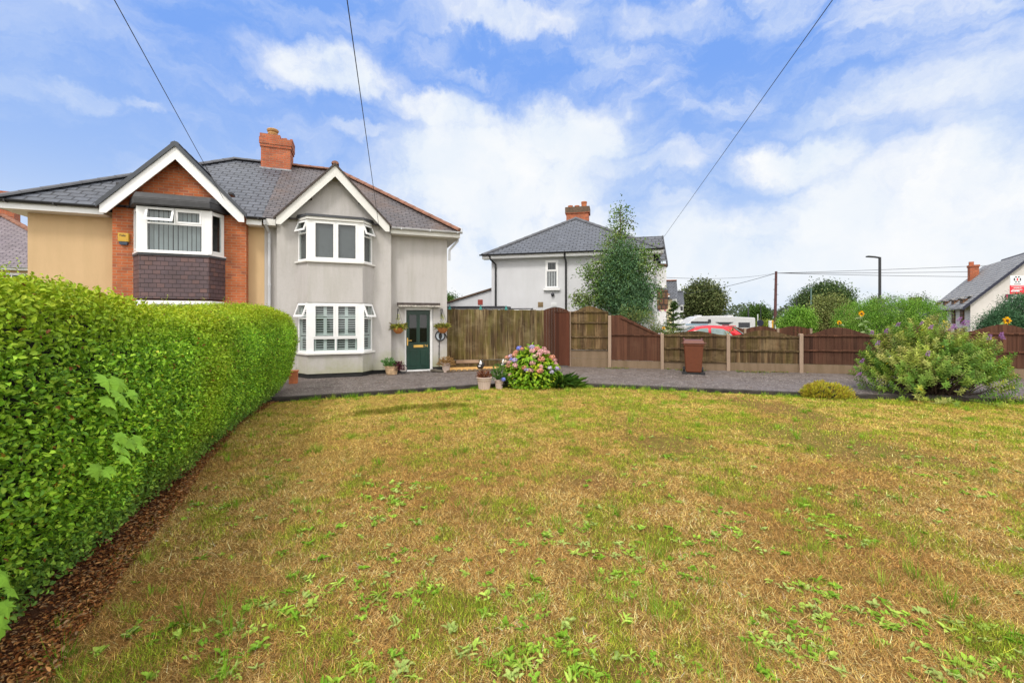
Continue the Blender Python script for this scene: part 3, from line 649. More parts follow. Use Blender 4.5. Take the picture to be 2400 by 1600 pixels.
BPc=[(-8.42,GB-.002),(-8.10,-.75),(-6.60,-.75),(-6.34,GB-.002)]
m=MB(); m.prism([(s,b,2.25) for s,b in BPc],(0,0,1.12)); m.build('tile_hanging','hung_tile',CH,label='purple brown hung tiles below the upper window')
m=MB(); c=[(-8.44,GB-.003),(-8.12,-.775),(-6.58,-.775),(-6.32,GB-.003)]; m.prism([(s,b,3.37) for s,b in c],(0,0,.07)); m.build('bay_flashing','lead',CH)
def cream_bay(z0,z1,name,lab,up):
    holder=bpy.data.objects.new(name,None); C.objects.link(holder); holder.parent=CH; holder['label']=lab
    A,B,Cc,D=[(-8.38,GB-.03),(-8.08,-.72),(-6.62,-.72),(-6.38,GB-.03)]; fr=MB()
    B2,C2=(B[0]+.09,B[1]),(Cc[0]-.09,Cc[1])
    for p in (B,Cc): fr.box(p[0]-.09,p[0]+.09,p[1]-.012,p[1]+.06,z0,z1)
    winfacet(fr,holder,B2,C2,z0,z1,[(0,1,0,.66,'f'),(0,.5,.66,1,'o'),(.5,1,.66,1,'s')] if up else [(0,1,0,.66,'f'),(0,.5,.66,1,'s'),(.5,1,.66,1,'s')],open_ang=20)
    winfacet(fr,holder,A,B,z0,z1,[(0,1,0,1,'s')]); winfacet(fr,holder,Cc,D,z0,z1,[(0,1,0,1,'s')])
    fr.build('window_frame','upvc',holder)
    m=MB(); m.box(-8.36,-6.4,GB-.02,GB-.005,z0,z1); m.build('dark_backing','dark_room',holder)
    m=MB(); c=[(-8.44,GB-.003),(-8.11,-.80),(-6.59,-.80),(-6.32,GB-.003)]; m.prism([(s,b,z0-.035) for s,b in c],(0,0,.034)); m.build('window_sill','upvc',holder)
    m=MB(); L,pt,bx=facet_fn(B2,C2); u=.06
    while u<L-.08:
        m.hexa([pt(u,z0+.05,-.10),pt(u+.075,z0+.05,-.13),pt(u+.076,z0+.05,-.133),pt(u+.001,z0+.05,-.103),pt(u,z1-.05,-.10),pt(u+.075,z1-.05,-.13),pt(u+.076,z1-.05,-.133),pt(u+.001,z1-.05,-.103)]); u+=.10+random.uniform(-.006,.01)
    m.build('vertical_blind','blind',holder)
    return holder
cream_bay(3.46,4.62,'bay_window','upper bay with vertical blinds and one top light open',True); cream_bay(1.0,2.2,'bay_window','ground floor bay mostly behind the hedge',False)
m=MB(); m.prism([(s,b,-.1) for s,b in BPc],(0,0,1.06)); m.build('bay_wall','brick',CH)
m=MB(); c=[(-8.52,GB-.003),(-8.16,-.90),(-6.53,-.90),(-6.24,GB-.003)]; m.prism([(s,b,4.64) for s,b in c],(0,0,.17))
m.prism([(-8.52,GB-.004,4.811),(-8.16,-.90,4.811),(-6.53,-.90,4.811),(-6.24,GB-.004,4.811)],(0,.12,.16)); m.build('bay_roof',plain('black_boards',(.032,.032,.035),.55,var=.3,sc_=8),CH,bevel=.02)
# alarm box on the brick pier
AL=thing('alarm_box','yellow burglar alarm box with a dark foot on the brick pier beside the upper window','alarm box',W0,ANG)
m=MB(); m.box(-8.72,-8.49,-.33,-.252,3.74,3.97); m.build('cover',plain('alarm_yellow',(.55,.33,.03),.5),AL,bevel=.015)
m=MB(); m.prism([(-8.70,-.325,3.738),(-8.51,-.325,3.738),(-8.53,-.325,3.66),(-8.68,-.325,3.66)],(0,.07,0)); m.build('strobe',plain('strobe_blue',(.02,.04,.07),.3),AL)
text('Yale',.085,(-8.62,-.334,3.90),'navy',AL,'lettering')
# ================================================================== FENCES
U2=Vector((.9701,-.2425,0)); 
def fpt(X,z=0,off=0): return Vector((X,FEN(X),z))+Vector((.2425,.9701,0))*off     # off > 0 is behind the fence
PX=[2.09,3.47,5.18,7.20,9.27,11.3,13.3,15.3,17.3]; PZ=[2.0,1.85,1.23,1.22,1.25,1.28,1.36,1.40,1.45]
LF=thing('panel_fence','low run of weathered brown timber panels between concrete posts along the driveway','fence',(0,0,0))
def board_panel(X0,X1,z0,topf,m,rails,label,parent,off=0.0,bw=.105,sloperail=None):
    mb=MB(); n=max(4,int(abs(X1-X0)*1.03/bw)); 
    for i in range(n):
        a,b=X0+(X1-X0)*i/n,X0+(X1-X0)*(i+1)/n+.008; j=off+random.uniform(0,.004)+(i%2)*.003; th=.012
        za,zb=topf(i/n)+random.uniform(-.006,.004),topf((i+1)/n)
        p=[fpt(a,z0,j),fpt(b,z0,j+.006),fpt(b,z0,j+th+.006),fpt(a,z0,j+th)]; q=[fpt(a,za,j),fpt(b,zb,j+.006),fpt(b,zb,j+th+.006),fpt(a,za,j+th)]
        mb.hexa(p+q)
    pn=mb.build('fence_panel',m,parent,label=label)
    rb=MB()
    for z in rails:
        rb.hexa([fpt(X0,z-.022,off-.04),fpt(X1,z-.022,off-.04),fpt(X1,z-.022,off-.003),fpt(X0,z-.022,off-.003),fpt(X0,z+.022,off-.045),fpt(X1,z+.022,off-.045),fpt(X1,z+.03,off-.003),fpt(X0,z+.03,off-.003)])
    if sloperail:
        (xa,za),(xb,zb)=sloperail; rb.hexa([fpt(xa,za-.05,off-.04),fpt(xb,zb-.05,off-.04),fpt(xb,zb-.05,off-.004),fpt(xa,za-.05,off-.004),fpt(xa,za,off-.04),fpt(xb,zb,off-.04),fpt(xb,zb,off-.004),fpt(xa,za,off-.004)])
    rb.build('rail',m,pn)
    return pn
arch=lambda e,h:(lambda t:e+h*(.5-.5*math.cos(2*PI*min(max(t,0),1))) )
def gravel_board(X0,X1,z0,z1,off=.01,m='concrete'):
    mb=MB(); mb.hexa([fpt(X0,z0,off),fpt(X1,z0,off),fpt(X1,z0,off+.05),fpt(X0,z0,off+.05),fpt(X0,z1,off),fpt(X1,z1,off),fpt(X1,z1,off+.05),fpt(X0,z1,off+.05)]); mb.build('gravel_board',m,LF)
for i,(x,z) in enumerate(zip(PX,PZ)):
    mb=MB(); h=.05
    p=[fpt(x-h,-.2,-.055),fpt(x+h,-.2,-.055),fpt(x+h,-.2,.075),fpt(x-h,-.2,.075)]; k=.012
    q=[fpt(x-h,z-.02,-.055),fpt(x+h,z-.02,-.055),fpt(x+h,z-.02,.075),fpt(x-h,z-.02,.075)]; r=[fpt(x-h+k,z,-.04),fpt(x+h-k,z,-.04),fpt(x+h-k,z,.06),fpt(x-h+k,z,.06)]
    mb.hexa(p+q); mb.add(q+r,[(0,1,5,4),(1,2,6,5),(2,3,7,6),(3,0,4,7),(4,5,6,7)]); mb.build('concrete_post','post',LF)
h=.052
board_panel(PX[0]+h,PX[1]-h,.61,arch(1.99,.20),'panel_dark',[1.97,1.59,1.08,.64],'tall arched panel over two gravel boards',LF)
gravel_board(PX[0]+h,PX[1]-h,.305,.60,.012); gravel_board(PX[0]+h,PX[1]-h,-.1,.30,.0)
gravel_board(PX[1]+h,PX[2]-h,-.1,.26)
board_panel(PX[1]+h,PX[2]-h,.27,lambda t:1.86 if t<.2 else 1.86-(t-.2)/.8*.68,'panel_brown',[1.16],'sloping panel painted plain brown',LF,sloperail=((PX[1]+h+.31,1.80),(PX[2]-h,1.17)))
for i,(m,e,hh,rl,lab) in enumerate([('panel_dark',1.19,.13,(1.15,.72,.29),'mossy panel behind the wheeled bin'),('panel_dark',1.17,.19,(1.13,.68),'mossy arched panel beside the bin'),('panel_brown',1.22,.24,(1.19,.72),'plain brown arched panel'),('panel_brown',1.28,.24,(1.25,.75),'brown arched panel behind the flowering bush'),('panel_brown',1.33,.23,(1.29,.76),'brown arched panel by the sunflower'),('panel_brown',1.36,.23,(1.3,.76),None)]):
    a,b=PX[2+i]+h,PX[3+i]-h; gravel_board(a,b,-.1,.27); board_panel(a,b,.28,arch(e,hh),m,rl,lab,LF)
# tall closeboard fence from the house to the gate
TF=thing('closeboard_fence','tall old greenish brown vertical board fence between the house and the gate','fence')
A_,B_=Vector((-2.32,14.9,0)),Vector((1.17,15.6,0)); L_=(B_-A_).length; tn=(B_-A_)/L_; nn=Vector((-tn.y,tn.x,0)); n=int(L_/.10)
mb=MB()
for i in range(n):
    a=A_+tn*(L_*i/n); b=A_+tn*(L_*(i+1)/n+.012); j=random.uniform(0,.012)+(i%2)*.010; z1=2.08+random.uniform(-.015,.012)-.03*i/n
    mb.hexa([a+nn*j+Vector((0,0,.27)),b+nn*(j+.004)+Vector((0,0,.27)),b+nn*(j+.02)+Vector((0,0,.27)),a+nn*(j+.02)+Vector((0,0,.27)),a+nn*j+Vector((0,0,z1)),b+nn*(j+.004)+Vector((0,0,z1)),b+nn*(j+.02)+Vector((0,0,z1)),a+nn*(j+.02)+Vector((0,0,z1))])
mb.build('boards','old_fence',TF)
def tfbox(mb,u0,u1,z0,z1,k0,k1): mb.hexa([A_+tn*u0+nn*k0+Vector((0,0,z0)),A_+tn*u1+nn*k0+Vector((0,0,z0)),A_+tn*u1+nn*k1+Vector((0,0,z0)),A_+tn*u0+nn*k1+Vector((0,0,z0)),A_+tn*u0+nn*k0+Vector((0,0,z1)),A_+tn*u1+nn*k0+Vector((0,0,z1)),A_+tn*u1+nn*k1+Vector((0,0,z1)),A_+tn*u0+nn*k1+Vector((0,0,z1))])
for u0,u1,m in ((.02,1.28,'old_fence'),(1.30,3.5,'old_fence')):
    mb=MB(); tfbox(mb,u0,u1,-.1,.255,.0,.05); mb.build('gravel_board',m,TF)
mb=MB(); tfbox(mb,.35,1.15,.16,.27,-.03,-.002); mb.build('repair_board','post',TF)
for u in (.12,1.22,2.15):
    mb=MB(); tfbox(mb,u-.05,u+.05,2.06,2.10,-.0,.03); p=A_+tn*u+nn*.015
    mb.add([p+Vector((-.045,0,2.101)),p+Vector((.045,0,2.101)),p+Vector((.045,.02,2.101)),p+Vector((-.045,.02,2.101)),p+Vector((0,.01,2.24))],[(0,1,4),(1,2,4),(2,3,4),(3,0,4),(0,3,2,1)])
    o=mb.build('fence_finial','teal'); tag(o,'small teal pointed ornament on top of the tall fence','fence ornament','teal ornaments on the tall fence')
for o,l in zip([x for x in C.objects if x.name.startswith('fence_finial')],('small teal ornament on the tall fence right beside the house corner','small teal ornament on the fence below the red vent','small teal ornament on the fence below the neighbour\'s drainpipe and window')): o['label']=l
# arched fixed panel and the plain gate leaf before it
GA=thing('garden_gate','plain dark red brown gate leaf standing in front of an arched fixed panel','gate',(1.17,15.6,0))
mb=MB(); P0=Vector((0,0,0)); P1=Vector((.88,-.25,0)); d=P1-P0; n=9
for i in range(n):
    a,b=P0+d*(i/n),P0+d*((i+1)/n-.004); z=lambda t:2.05+.12*math.sin(PI*min(t,1))-.02*t
    mb.hexa([a+Vector((0,0,.04)),b+Vector((0,0,.04)),b+Vector((.004,.02,.04)),a+Vector((.004,.02,.04)),a+Vector((0,0,z(i/n))),b+Vector((0,0,z((i+1)/n))),b+Vector((.004,.02,z((i+1)/n))),a+Vector((.004,.02,z(i/n)))])
mb.build('arched_panel','panel_brown',GA)
mb=MB(); q0,q1=Vector((.38,-.22,0)),Vector((.90,-.40,0)); mb.hexa([q0+Vector((0,0,.05)),q1+Vector((0,0,.05)),q1+Vector((.01,.03,.05)),q0+Vector((.01,.03,.05)),q0+Vector((0,0,1.96)),q1+Vector((0,0,1.96)),q1+Vector((.01,.03,1.96)),q0+Vector((.01,.03,1.96))]); mb.build('gate_leaf','gate_brown',GA)
mb=MB(); mb.hexa([q0+Vector((-.01,-.02,1.965)),q1+Vector((.0,-.02,1.965)),q1+Vector((.01,.05,1.965)),q0+Vector((0,.05,1.965)),q0+Vector((-.01,-.02,2.0)),q1+Vector((0,-.02,2.0)),q1+Vector((.01,.05,2.0)),q0+Vector((0,.05,2.0))]); mb.build('top_rail','panel_brown',GA)
# golden gravel bed with scalloped edging
mb=MB(); gb=[(-2.16,13.72),(-1.3,13.95),(-.4,14.3),(.3,14.62),(.9,14.95),(.9,15.5),(-2.28,14.88)]
mb.prism([(x,y,-.05) for x,y in gb],(0,0,.075)); struct(mb.build('gravel_bed','gravel'))
ED=MB(); pts=gb[:5]
for (a,b) in zip(pts[:-1],pts[1:]):
    k=max(1,int(math.hypot(b[0]-a[0],b[1]-a[1])/.16))
    for i in range(k):
        x,y=a[0]+(b[0]-a[0])*(i+.5)/k,a[1]+(b[1]-a[1])*(i+.5)/k-.03; ED.lathe([(.085,-.05),(.085,.035),(.075,.055),(.04,.07),(.0,.072)],(x,y,0),10)
tag(ED.build('scalloped_edging',plain('edging_stone',(.13,.09,.055),.9,var=.4),smooth=False),'low scalloped edging along the golden gravel strip','edging')
mb=MB(); mb.tube([(-2.2,13.70,.02),(-2.45,13.62,.06),(-2.62,13.75,.05),(-2.52,14.0,.04)],.045,8); tag(mb.build('edging_log',plain('grey_log',(.10,.085,.065),.9,var=.4)),'short curved grey edging piece at the house corner by the ribbed pot','edging')
# ================================================================== NEIGHBOURING HOUSES
def simple_house(name,label,loc,rz,D,Wd,ze,zr,wall,slate,ridge,group=None,gab=None,wallrun=None,ridge_r=.13):
    """x along the wall seen (0..D), y backwards (0..Wd); hip at y=0 end, ridge running along y"""
    H=thing(name,label,'house',loc,rz,group); ov=.35
    m=MB(); m.box(0,D,0,Wd,-.7,ze-.12); m.build('wall',wall,H)
    h=D/2; zz=zr; m=MB(); e=ze
    a=(-ov,-ov,e);b=(D+ov,-ov,e);c=(D+ov,Wd+ov,e);d=(-ov,Wd+ov,e);r0=(h,h,zz);r1=(h,Wd-h,zz)
    m.poly([a,b,r0]);m.poly([b,c,r1,r0]);m.poly([c,d,r1]);m.poly([d,a,r0,r1]); roof=m.build('roof',slate,H)
    m=MB(); ridge_tiles(m,a,r0,ridge_r,.5); ridge_tiles(m,b,r0,ridge_r,.5); ridge_tiles(m,r0,r1,ridge_r,.5); m.build('ridge_tiles',ridge,roof)
    m=MB(); m.box(-ov,D+ov,-ov-.02,-ov+.005,e-.18,e-.02); m.box(D+ov-.005,D+ov+.02,-ov,Wd,e-.18,e-.02); m.box(-ov,D+ov,-ov,0,e-.19,e-.17); m.build('fascia','upvc',H)
    return H,roof
NB=Vector((-.97,20.0,0)); NR=math.atan2(-.232,.973)
NH,nroof=simple_house('neighbouring_house','white rendered neighbouring house with a hipped grey tile roof behind the tall fence',NB,NR,7.3,11,4.72,7.15,'clean_render','new_slate','grey_ridge')
m=MB(); x=-.45
gutter(NH,-.45,7.7,-.45,4.72,'black')
m=MB(); m.tube([(.02,-.40,4.66),(.05,-.3,4.5),(.22,-.06,4.3),(.22,-.05,0)],.045); m.build('downpipe','black',NH)
m=MB(); m.tube([(3.50,-.42,4.66),(3.50,-.38,4.5),(3.52,-.06,4.3),(3.52,-.05,0)],.045); m.build('downpipe','black',NH)
wn=bpy.data.objects.new('side_window',None); C.objects.link(wn); wn.parent=NH
fr=MB(); winfacet(fr,wn,(2.58,-.02),(3.17,-.02),3.15,4.42,[(0,1,0,.62,'f'),(0,1,.62,1,'s')],fr=.07,gl='dark_glass'); fr.build('window_frame','upvc',wn)
m=MB(); m.box(2.5,3.26,-.14,-.002,3.04,3.12); m.build('window_sill','upvc',wn)
m=MB(); m.box(2.6,3.15,-.006,-.003,3.18,4.4); m.build('dark_backing','dark_room',wn)
m=MB()
for i in range(6): m.box(2.68+i*.075,2.715+i*.075,-.012,-.009,3.2,4.38)
m.build('vertical_blind','blind',wn)
wn=bpy.data.objects.new('ground_floor_window',None); C.objects.link(wn); wn.parent=NH
fr=MB(); winfacet(fr,wn,(.75,-.02),(1.9,-.02),1.1,2.18,[(0,.5,0,1,'f'),(.5,1,0,1,'f')],fr=.06,gl='dark_glass'); fr.build('window_frame','upvc',wn)
m=MB(); m.box(.77,1.88,-.006,-.003,1.12,2.16); m.build('dark_backing','dark_room',wn); m=MB(); m.box(.55,2.0,-.05,-.002,2.19,2.23); m.build('lintel','dark_trim',wn)
for a,z,mm in ((1.95+.28,2.28,'brown_vent'),(3.0-.15,2.31,'sign_white')):
    m=MB(); m.box(a,a+.24,-.02,-.002,z,z+.23 if mm=='brown_vent' else z+.16)
    for i in range(4): m.box(a+.02,a+.22,-.03,-.0201,z+.02+i*.035,z+.035+i*.035)
    m.build('air_vent',mm,NH)
m=MB(); m.ball((2.92,-.08,2.85),(.08,.08,.09)); m.tube([(2.92,-.01,2.85),(2.92,-.08,2.85)],.03); m.build('wall_lamp','dark_trim',NH,True)
# its chimney, front gable and lean-to
m=MB(); m.box(3.0,4.25,5.0,5.75,6.0,7.75); m.box(2.94,4.31,4.94,5.81,7.75,8.10); ch=m.build('chimney','chimney_brick',NH)
m=MB(); m.box(2.935,4.315,4.935,5.815,7.78,8.11); m.build('chimney_cap',plain('sooty_brick',(.11,.07,.045),.9,var=.4,sc_=12),ch)
for a,r,hh in ((3.2,.13,.18),(3.58,.13,.16),(3.98,.15,.36)):
    m=MB(); m.lathe([(r,8.1),(r,8.1+hh*.7),(r*1.12,8.1+hh*.75),(r*1.12,8.1+hh),(r*.8,8.1+hh)],(a,5.35,0),14); m.build('chimney_pot','terracotta',ch)
m=MB(); m.poly([(5.0,2.6,5.8),(7.95,2.6,5.8),(7.95,.95,4.35),(6.6,.95,4.35)]); m.poly([(5.0,2.6,5.8),(7.95,2.6,5.8),(7.95,4.25,4.35),(6.6,4.25,4.35)]); m.build('gable_roof','new_slate',nroof)
m=MB(); m.prism([(7.3,1.05,-.5),(7.55,1.05,-.5),(7.55,1.05,4.35),(7.3,1.05,4.35)],(0,3.1,0)); m.prism([(7.3,1.1,4.351),(7.3,2.6,5.72),(7.3,4.1,4.351)],(.25,0,0)); m.build('front_gable','clean_render',NH)
m=MB()
for sg in (-1,1): m.prism([(7.951,2.6,5.83),(7.951,2.6+sg*1.72,4.31),(7.951,2.6+sg*1.72,4.08),(7.951,2.6,5.52)],(.04,0,0))
m.build('barge_board','dark_trim',NH)
for z0,z1,y0 in ((3.2,4.2,1.6),(.6,2.1,1.58)):
    m=MB(); m.prism([(7.56,y0,z0),(8.05,1.9,z0),(8.05,3.3,z0),(7.56,5.2-y0,z0)],(0,0,z1-z0)); m.build('bay_window','upvc',NH)
for z0,z1 in ((4.21,4.33),(2.2,3.1)):
    m=MB(); m.prism([(7.56,1.5,z0),(8.12,1.85,z0),(8.12,3.35,z0),(7.56,3.7,z0)],(0,0,z1-z0)); m.build('bay_cladding','brown_leaded',NH)
m=MB(); m.prism([(-3.2,.15,-.4),(-.001,.15,-.4),(-.001,.15,3.12),(-3.2,.15,2.22)],(0,3,0)); lt=m.build('lean_to','clean_render',NH)
m=MB(); m.prism([(-3.3,.05,2.22),(-.002,.05,3.15),(-.002,.05,3.22),(-3.3,.05,2.29)],(0,3.2,0)); m.build('lean_to_roof',plain('tile_edge',(.13,.085,.06),.9,var=.3),lt)
m=MB(); m.box(-.72,-.48,.12,.149,2.42,2.66); m.build('air_vent','red_vent',lt)
SH=thing('flat_roofed_shed','white shed top with a dark flat roof edge just above the tall fence','shed',(-2.9,18.6,0),NR)
m=MB(); m.box(0,2.6,0,1.0,-.3,2.2); m.build('wall','clean_render',SH); m=MB(); m.box(-.08,2.68,-.08,1.1,2.201,2.28); m.build('roof','dark_trim',SH)
# house to the left, beyond the cream one
LA=R(30); LU=Vector((math.cos(LA),math.sin(LA),0)); LN=Vector((-LU.y,LU.x,0)); Lloc=Vector((-24.1,24.9,0))-LU*12.35+LN*.35
LH,lroof=simple_house('distant_house','farther house with a purple grey slate roof and clay hip tiles beyond the cream wall',Lloc,LA,12,13,4.6,8.41,'cream_render','far_slate','clay',ridge_r=.2)
gutter(LH,-.4,12.4,-.45,4.58,'grey_pipe')
wn=bpy.data.objects.new('upper_window',None); C.objects.link(wn); wn.parent=LH
fr=MB(); winfacet(fr,wn,(7.45,-.02),(9.6,-.02),3.3,4.28,[(0,.5,0,1,'f'),(.5,1,0,1,'f')],fr=.12,gl='dark_glass'); fr.build('window_frame','upvc',wn)
m=MB(); m.box(7.5,9.5,-.006,-.003,3.35,4.2); m.build('dark_backing','dark_room',wn)
def loc_in(P,o,a): d=Vector(P)-o; return (d.x*math.cos(a)+d.y*math.sin(a),-d.x*math.sin(a)+d.y*math.cos(a))
cx,cy=loc_in((-33.0,27.5,0),Lloc,LA)
m=MB(); m.box(cx-.5,cx+.55,cy-.4,cy+.4,6.5,9.0); m.box(cx-.4,cx+.4,cy-.35,cy+.35,9.0,9.5); m.box(cx-.35,cx+.3,cy-.3,cy+.3,9.5,10.0); m.build('chimney','chimney_brick',LH)
cx,cy=loc_in((-33.1,28,0),Lloc,LA)
# row of houses along the far road, front gables to the right
def row_house(label,loc,rz,wall,side,ridge,D=7.5,Wd=12):
    H,roof=simple_house('row_house',label,loc,rz,D,Wd,4.4,6.9,wall,'new_slate',ridge,'houses in a row along the far road',ridge_r=.16)
    for k,y in enumerate((2.2,Wd-2.2)):
        m=MB(); m.poly([(3.5,y,6.1),(D+1.3,y,6.1),(D+1.3,y-1.9,4.0),(3.5,y-1.9,4.0)]); m.poly([(3.5,y,6.1),(D+1.3,y,6.1),(D+1.3,y+1.9,4.0),(3.5,y+1.9,4.0)]); gr=m.build('gable_roof','new_slate',roof)
        m=MB(); ridge_tiles(m,(3.5,y,6.15),(D+1.3,y,6.15),.15,.5); m.build('ridge_tiles',ridge,gr)
        m=MB(); m.prism([(D,y-1.6,-.6),(D+.7,y-1.6,-.6),(D+.7,y+1.6,-.6),(D,y+1.6,-.6)],(0,0,4.8)); m.prism([(D+.2,y-1.6,4.2),(D+.2,y,5.95),(D+.2,y+1.6,4.2)],(.5,0,0)); m.build('front_gable',wall,H)
        for z0 in (.5,2.95):
            wn=bpy.data.objects.new('bay_window',None); C.objects.link(wn); wn.parent=H
            m=MB(); m.prism([(D+.701,y-1.3,z0),(D+1.25,y-.9,z0),(D+1.25,y+.9,z0),(D+.701,y+1.3,z0)],(0,0,1.35)); m.build('window_frame','upvc',wn)
            m=MB(); 
            for (p,q) in (((D+.705,y-1.3),(D+1.25,y-.9)),):
                dx,dy=q[0]-p[0],q[1]-p[1]
                for a,b in ((.15,.85),): m.add([(p[0]+dx*a+.003,p[1]+dy*a-.004,z0+.2),(p[0]+dx*b+.003,p[1]+dy*b-.004,z0+.2),(p[0]+dx*b+.003,p[1]+dy*b-.004,z0+.85),(p[0]+dx*a+.003,p[1]+dy*a-.004,z0+.85)],[(0,1,2,3)])
            m.box(D+1.251,D+1.255,y-.75,y-.05,z0+.2,z0+1.1); m.box(D+1.251,D+1.255,y+.05,y+.75,z0+.2,z0+1.1); m.build('pane','dark_trim',wn)
    if side:
        m=MB(); m.box(D-3.6,D-2.2,-.5,-.001,-.6,4.2); m.build('chimney_breast',side,H)
    m=MB(); m.box(D*.42,D*.58,Wd/2-.6,Wd/2+.6,6.3,8.0); ch=m.build('chimney','chimney_brick',H)
    return H
RZ=R(-16)
def rowloc(px,Y,D): # wall corner (front right) of a row house seen at pixel column px
    return Vector((gx(px,Y),Y,-.1))-Vector((math.cos(RZ),math.sin(RZ),0))*D
row_house('pale yellow row house with an orange side strip behind the small spruce',rowloc(1560,45,7.5),RZ,'pale_render','cream_render','clay')
row_house('second house of the far row, white with a dark gable beyond the pale yellow one',rowloc(1583,63,7.5),RZ,'clean_render',None,'grey_ridge')
row_house('farthest white house of the row beside the broad tree',rowloc(1596,82,7.5),RZ,'clean_render',None,'grey_ridge')
# porch with red hanging flowers beside the pale yellow house
PO=thing('garden_porch','small white porch with a dark pitched roof and pink flowers behind the sloping fence panel','porch',at(1528,749,30).xy.to_3d()+Vector((0,0,-.4)),R(-14))
m=MB(); m.box(-1.3,1.0,0,2,0,2.35); m.build('wall','clean_render',PO); m=MB(); m.box(-1.0,-.3,-.02,-.001,.2,2.1); m.build('door',plain('porch_door',(.20,.30,.26),.5),PO)
m=MB(); m.prism([(-2.3,-.3,3.6),(-2.25,-.3,4.7),(.75,-.3,2.6),(.7,-.3,2.45)],(0,2.5,0)); m.build('roof','new_slate',PO)
m=MB(); m.box(-1.9,1.1,-.3,.1,2.36,2.46); m.build('beam','dark_trim',PO)
m=MB(); 
for i in range(26): m.ball((random.uniform(-.6,.9),-.35+random.uniform(-.1,.1),2.55+random.uniform(-.14,.22)),random.uniform(.05,.10),6,4)
m.build('flowers','pink',PO)
# the large white building at the right
PC=Vector((36.9,34.0,0)); PA=math.atan2(-.574,.819)     # x: along the gable (right and nearer), y: back along the front wall
PB=thing('roadside_building','large white roadside building with a steep pale slate roof, brown dormers and a brick chimney','building',PC,PA)
m=MB(); m.box(0,7,0,12,-.8,3.0); m.prism([(0,0.001,3.001),(7,0.001,3.001),(3.5,.001,6.7)],(0,11.99,0)); m.build('wall','pub_render',PB)
m=MB(); m.prism([(-.45,-.3,2.55),(3.5,-.3,6.85),(3.5,-.3,6.97),(-.45,-.3,2.68)],(0,12.6,0)); m.prism([(7.45,-.3,2.55),(3.5,-.3,6.85),(3.5,-.3,6.97),(7.45,-.3,2.68)],(0,12.6,0)); proof=m.build('roof','pub_slate',PB)
m=MB(); m.prism([(-.5,-.36,2.45),(3.5,-.36,6.75),(3.5,-.36,7.0),(-.5,-.36,2.72)],(0,.055,0)); m.prism([(7.5,-.36,2.45),(3.5,-.36,6.75),(3.5,-.36,7.0),(7.5,-.36,2.72)],(0,.055,0)); m.build('barge_board','navy',PB)
m=MB(); m.prism([(3.5,4,5.5),(9,4,5.5),(12,4,5.5),(12,4,6.9),(8,4,7.75),(4.2,4,7.35)],(0,6,0)); m.build('rear_roof','old_slate',PB,label='darker roof behind the steep slate slope')
for y in (2.0,4.6,7.6,10.4):
    m=MB(); m.box(-.10,.6,y-.42,y+.42,1.35,3.45); m.build('dormer_window','brown_leaded',PB)
    m=MB(); m.prism([(-.25,y-.55,3.46),(.9,y-.55,3.78),(.9,y-.55,3.86),(-.25,y-.55,3.54)],(0,1.1,0)); m.build('dormer_roof','pub_slate',PB)
m=MB(); m.box(2.05,2.65,9.5,10.3,4.0,6.75); m.box(2.0,2.7,9.45,10.35,6.751,6.95); m.box(2.1,2.4,9.9,10.2,6.951,7.3); m.build('chimney','chimney_brick',PB)
for x,z in ((1.3,2.3),(2.0,1.6),(1.9,3.3)): m=MB(); m.box(x,x+.25,-.08,-.001,z,z+.12); m.build('wall_light','dark_trim',PB)
for y in (1.5,3.3): m=MB(); m.box(-.03,-.001,y,y+1.1,-.4,1.0); m.build('ground_window','brown_leaded',PB)
# small brick chimney of a house hidden by the hedges
CHB=thing('distant_house','low house mostly hidden behind the long hedge with a small mossy chimney','house',at(2190,749,48).xy.to_3d(),R(10))
m=MB(); m.box(-5.5,1.5,0,5,-.8,1.8); m.build('wall','pale_render',CHB); m=MB(); m.prism([(-6,-.4,1.8),(-6,2.5,3.4),(-6,5.4,1.8)],(8,0,0)); m.build('roof','old_slate',CHB); m=MB(); m.box(.2,1.1,2,2.8,3.0,4.35); m.build('chimney',plain('mossy_brick',(.13,.09,.04),.9,var=.4),CHB)
# ================================================================== STREET THINGS
def lamp(label,px,pt,Y,m,arm=.9,r=.055,side=-1):
    z=hz(pt,Y); L=thing('street_lamp',label,'street lamp',(gx(px,Y),Y,-.6),0,'street lamps along the road'); z+=.6
    o=MB(); o.tube([(0,0,0),(0,0,1.2),(0,0,1.25),(0,0,z)],[r*1.6,r*1.6,r,r*.9],10); o.build('column',m,L)
    o=MB(); o.tube([(0,0,z-.03),(side*arm*.6,0,z+.03)],r*.7,8); o.build('arm',m,L)
    o=MB(); o.prism([(side*arm*.5,-.12,z-.02),(side*arm*1.25,-.13,z+.02),(side*arm*1.25,.13,z+.02),(side*arm*.5,.12,z-.02)],(0,0,.08)); o.build('lamp_head',m,L)
lamp('tall black street lamp rising behind the long clipped hedge',2062,603,30,'steel',.72,.09)
lamp('green grey street lamp in front of the dark round tree',1901,676,56,'green_steel',1.0,.09)
lamp('distant street lamp beside the dark round tree, its arm above the bright shrub',1867,702,80,'steel',1.1,.09)
lamp('distant street lamp above the end of the caravan',1783,718,90,'steel',.8,.09,1)
TPo=thing('telegraph_pole','dark reddish wooden telegraph pole with step irons','telegraph pole',(gx(1815.5,42),42,-.6))
o=MB(); o.tube([(0,0,0),(.15,0,hz(636,42)+.6)],[.15,.11],10); o.build('pole','pole_wood',TPo)
o=MB(); o.tube([(-.02,-.16,0),(0,-.16,1.75)],.075,6); o.build('cable_guard','grey_pipe',TPo)
for k in range(7):
    o=MB(); z=3.3+k*.5; sd=1 if k%2 else -1; o.tube([(.12,0,z),(.12+sd*.27,0,z)],.02,5); o.build('step_iron','steel',TPo)
tp=Vector((gx(1819,42),42,hz(640,42)))
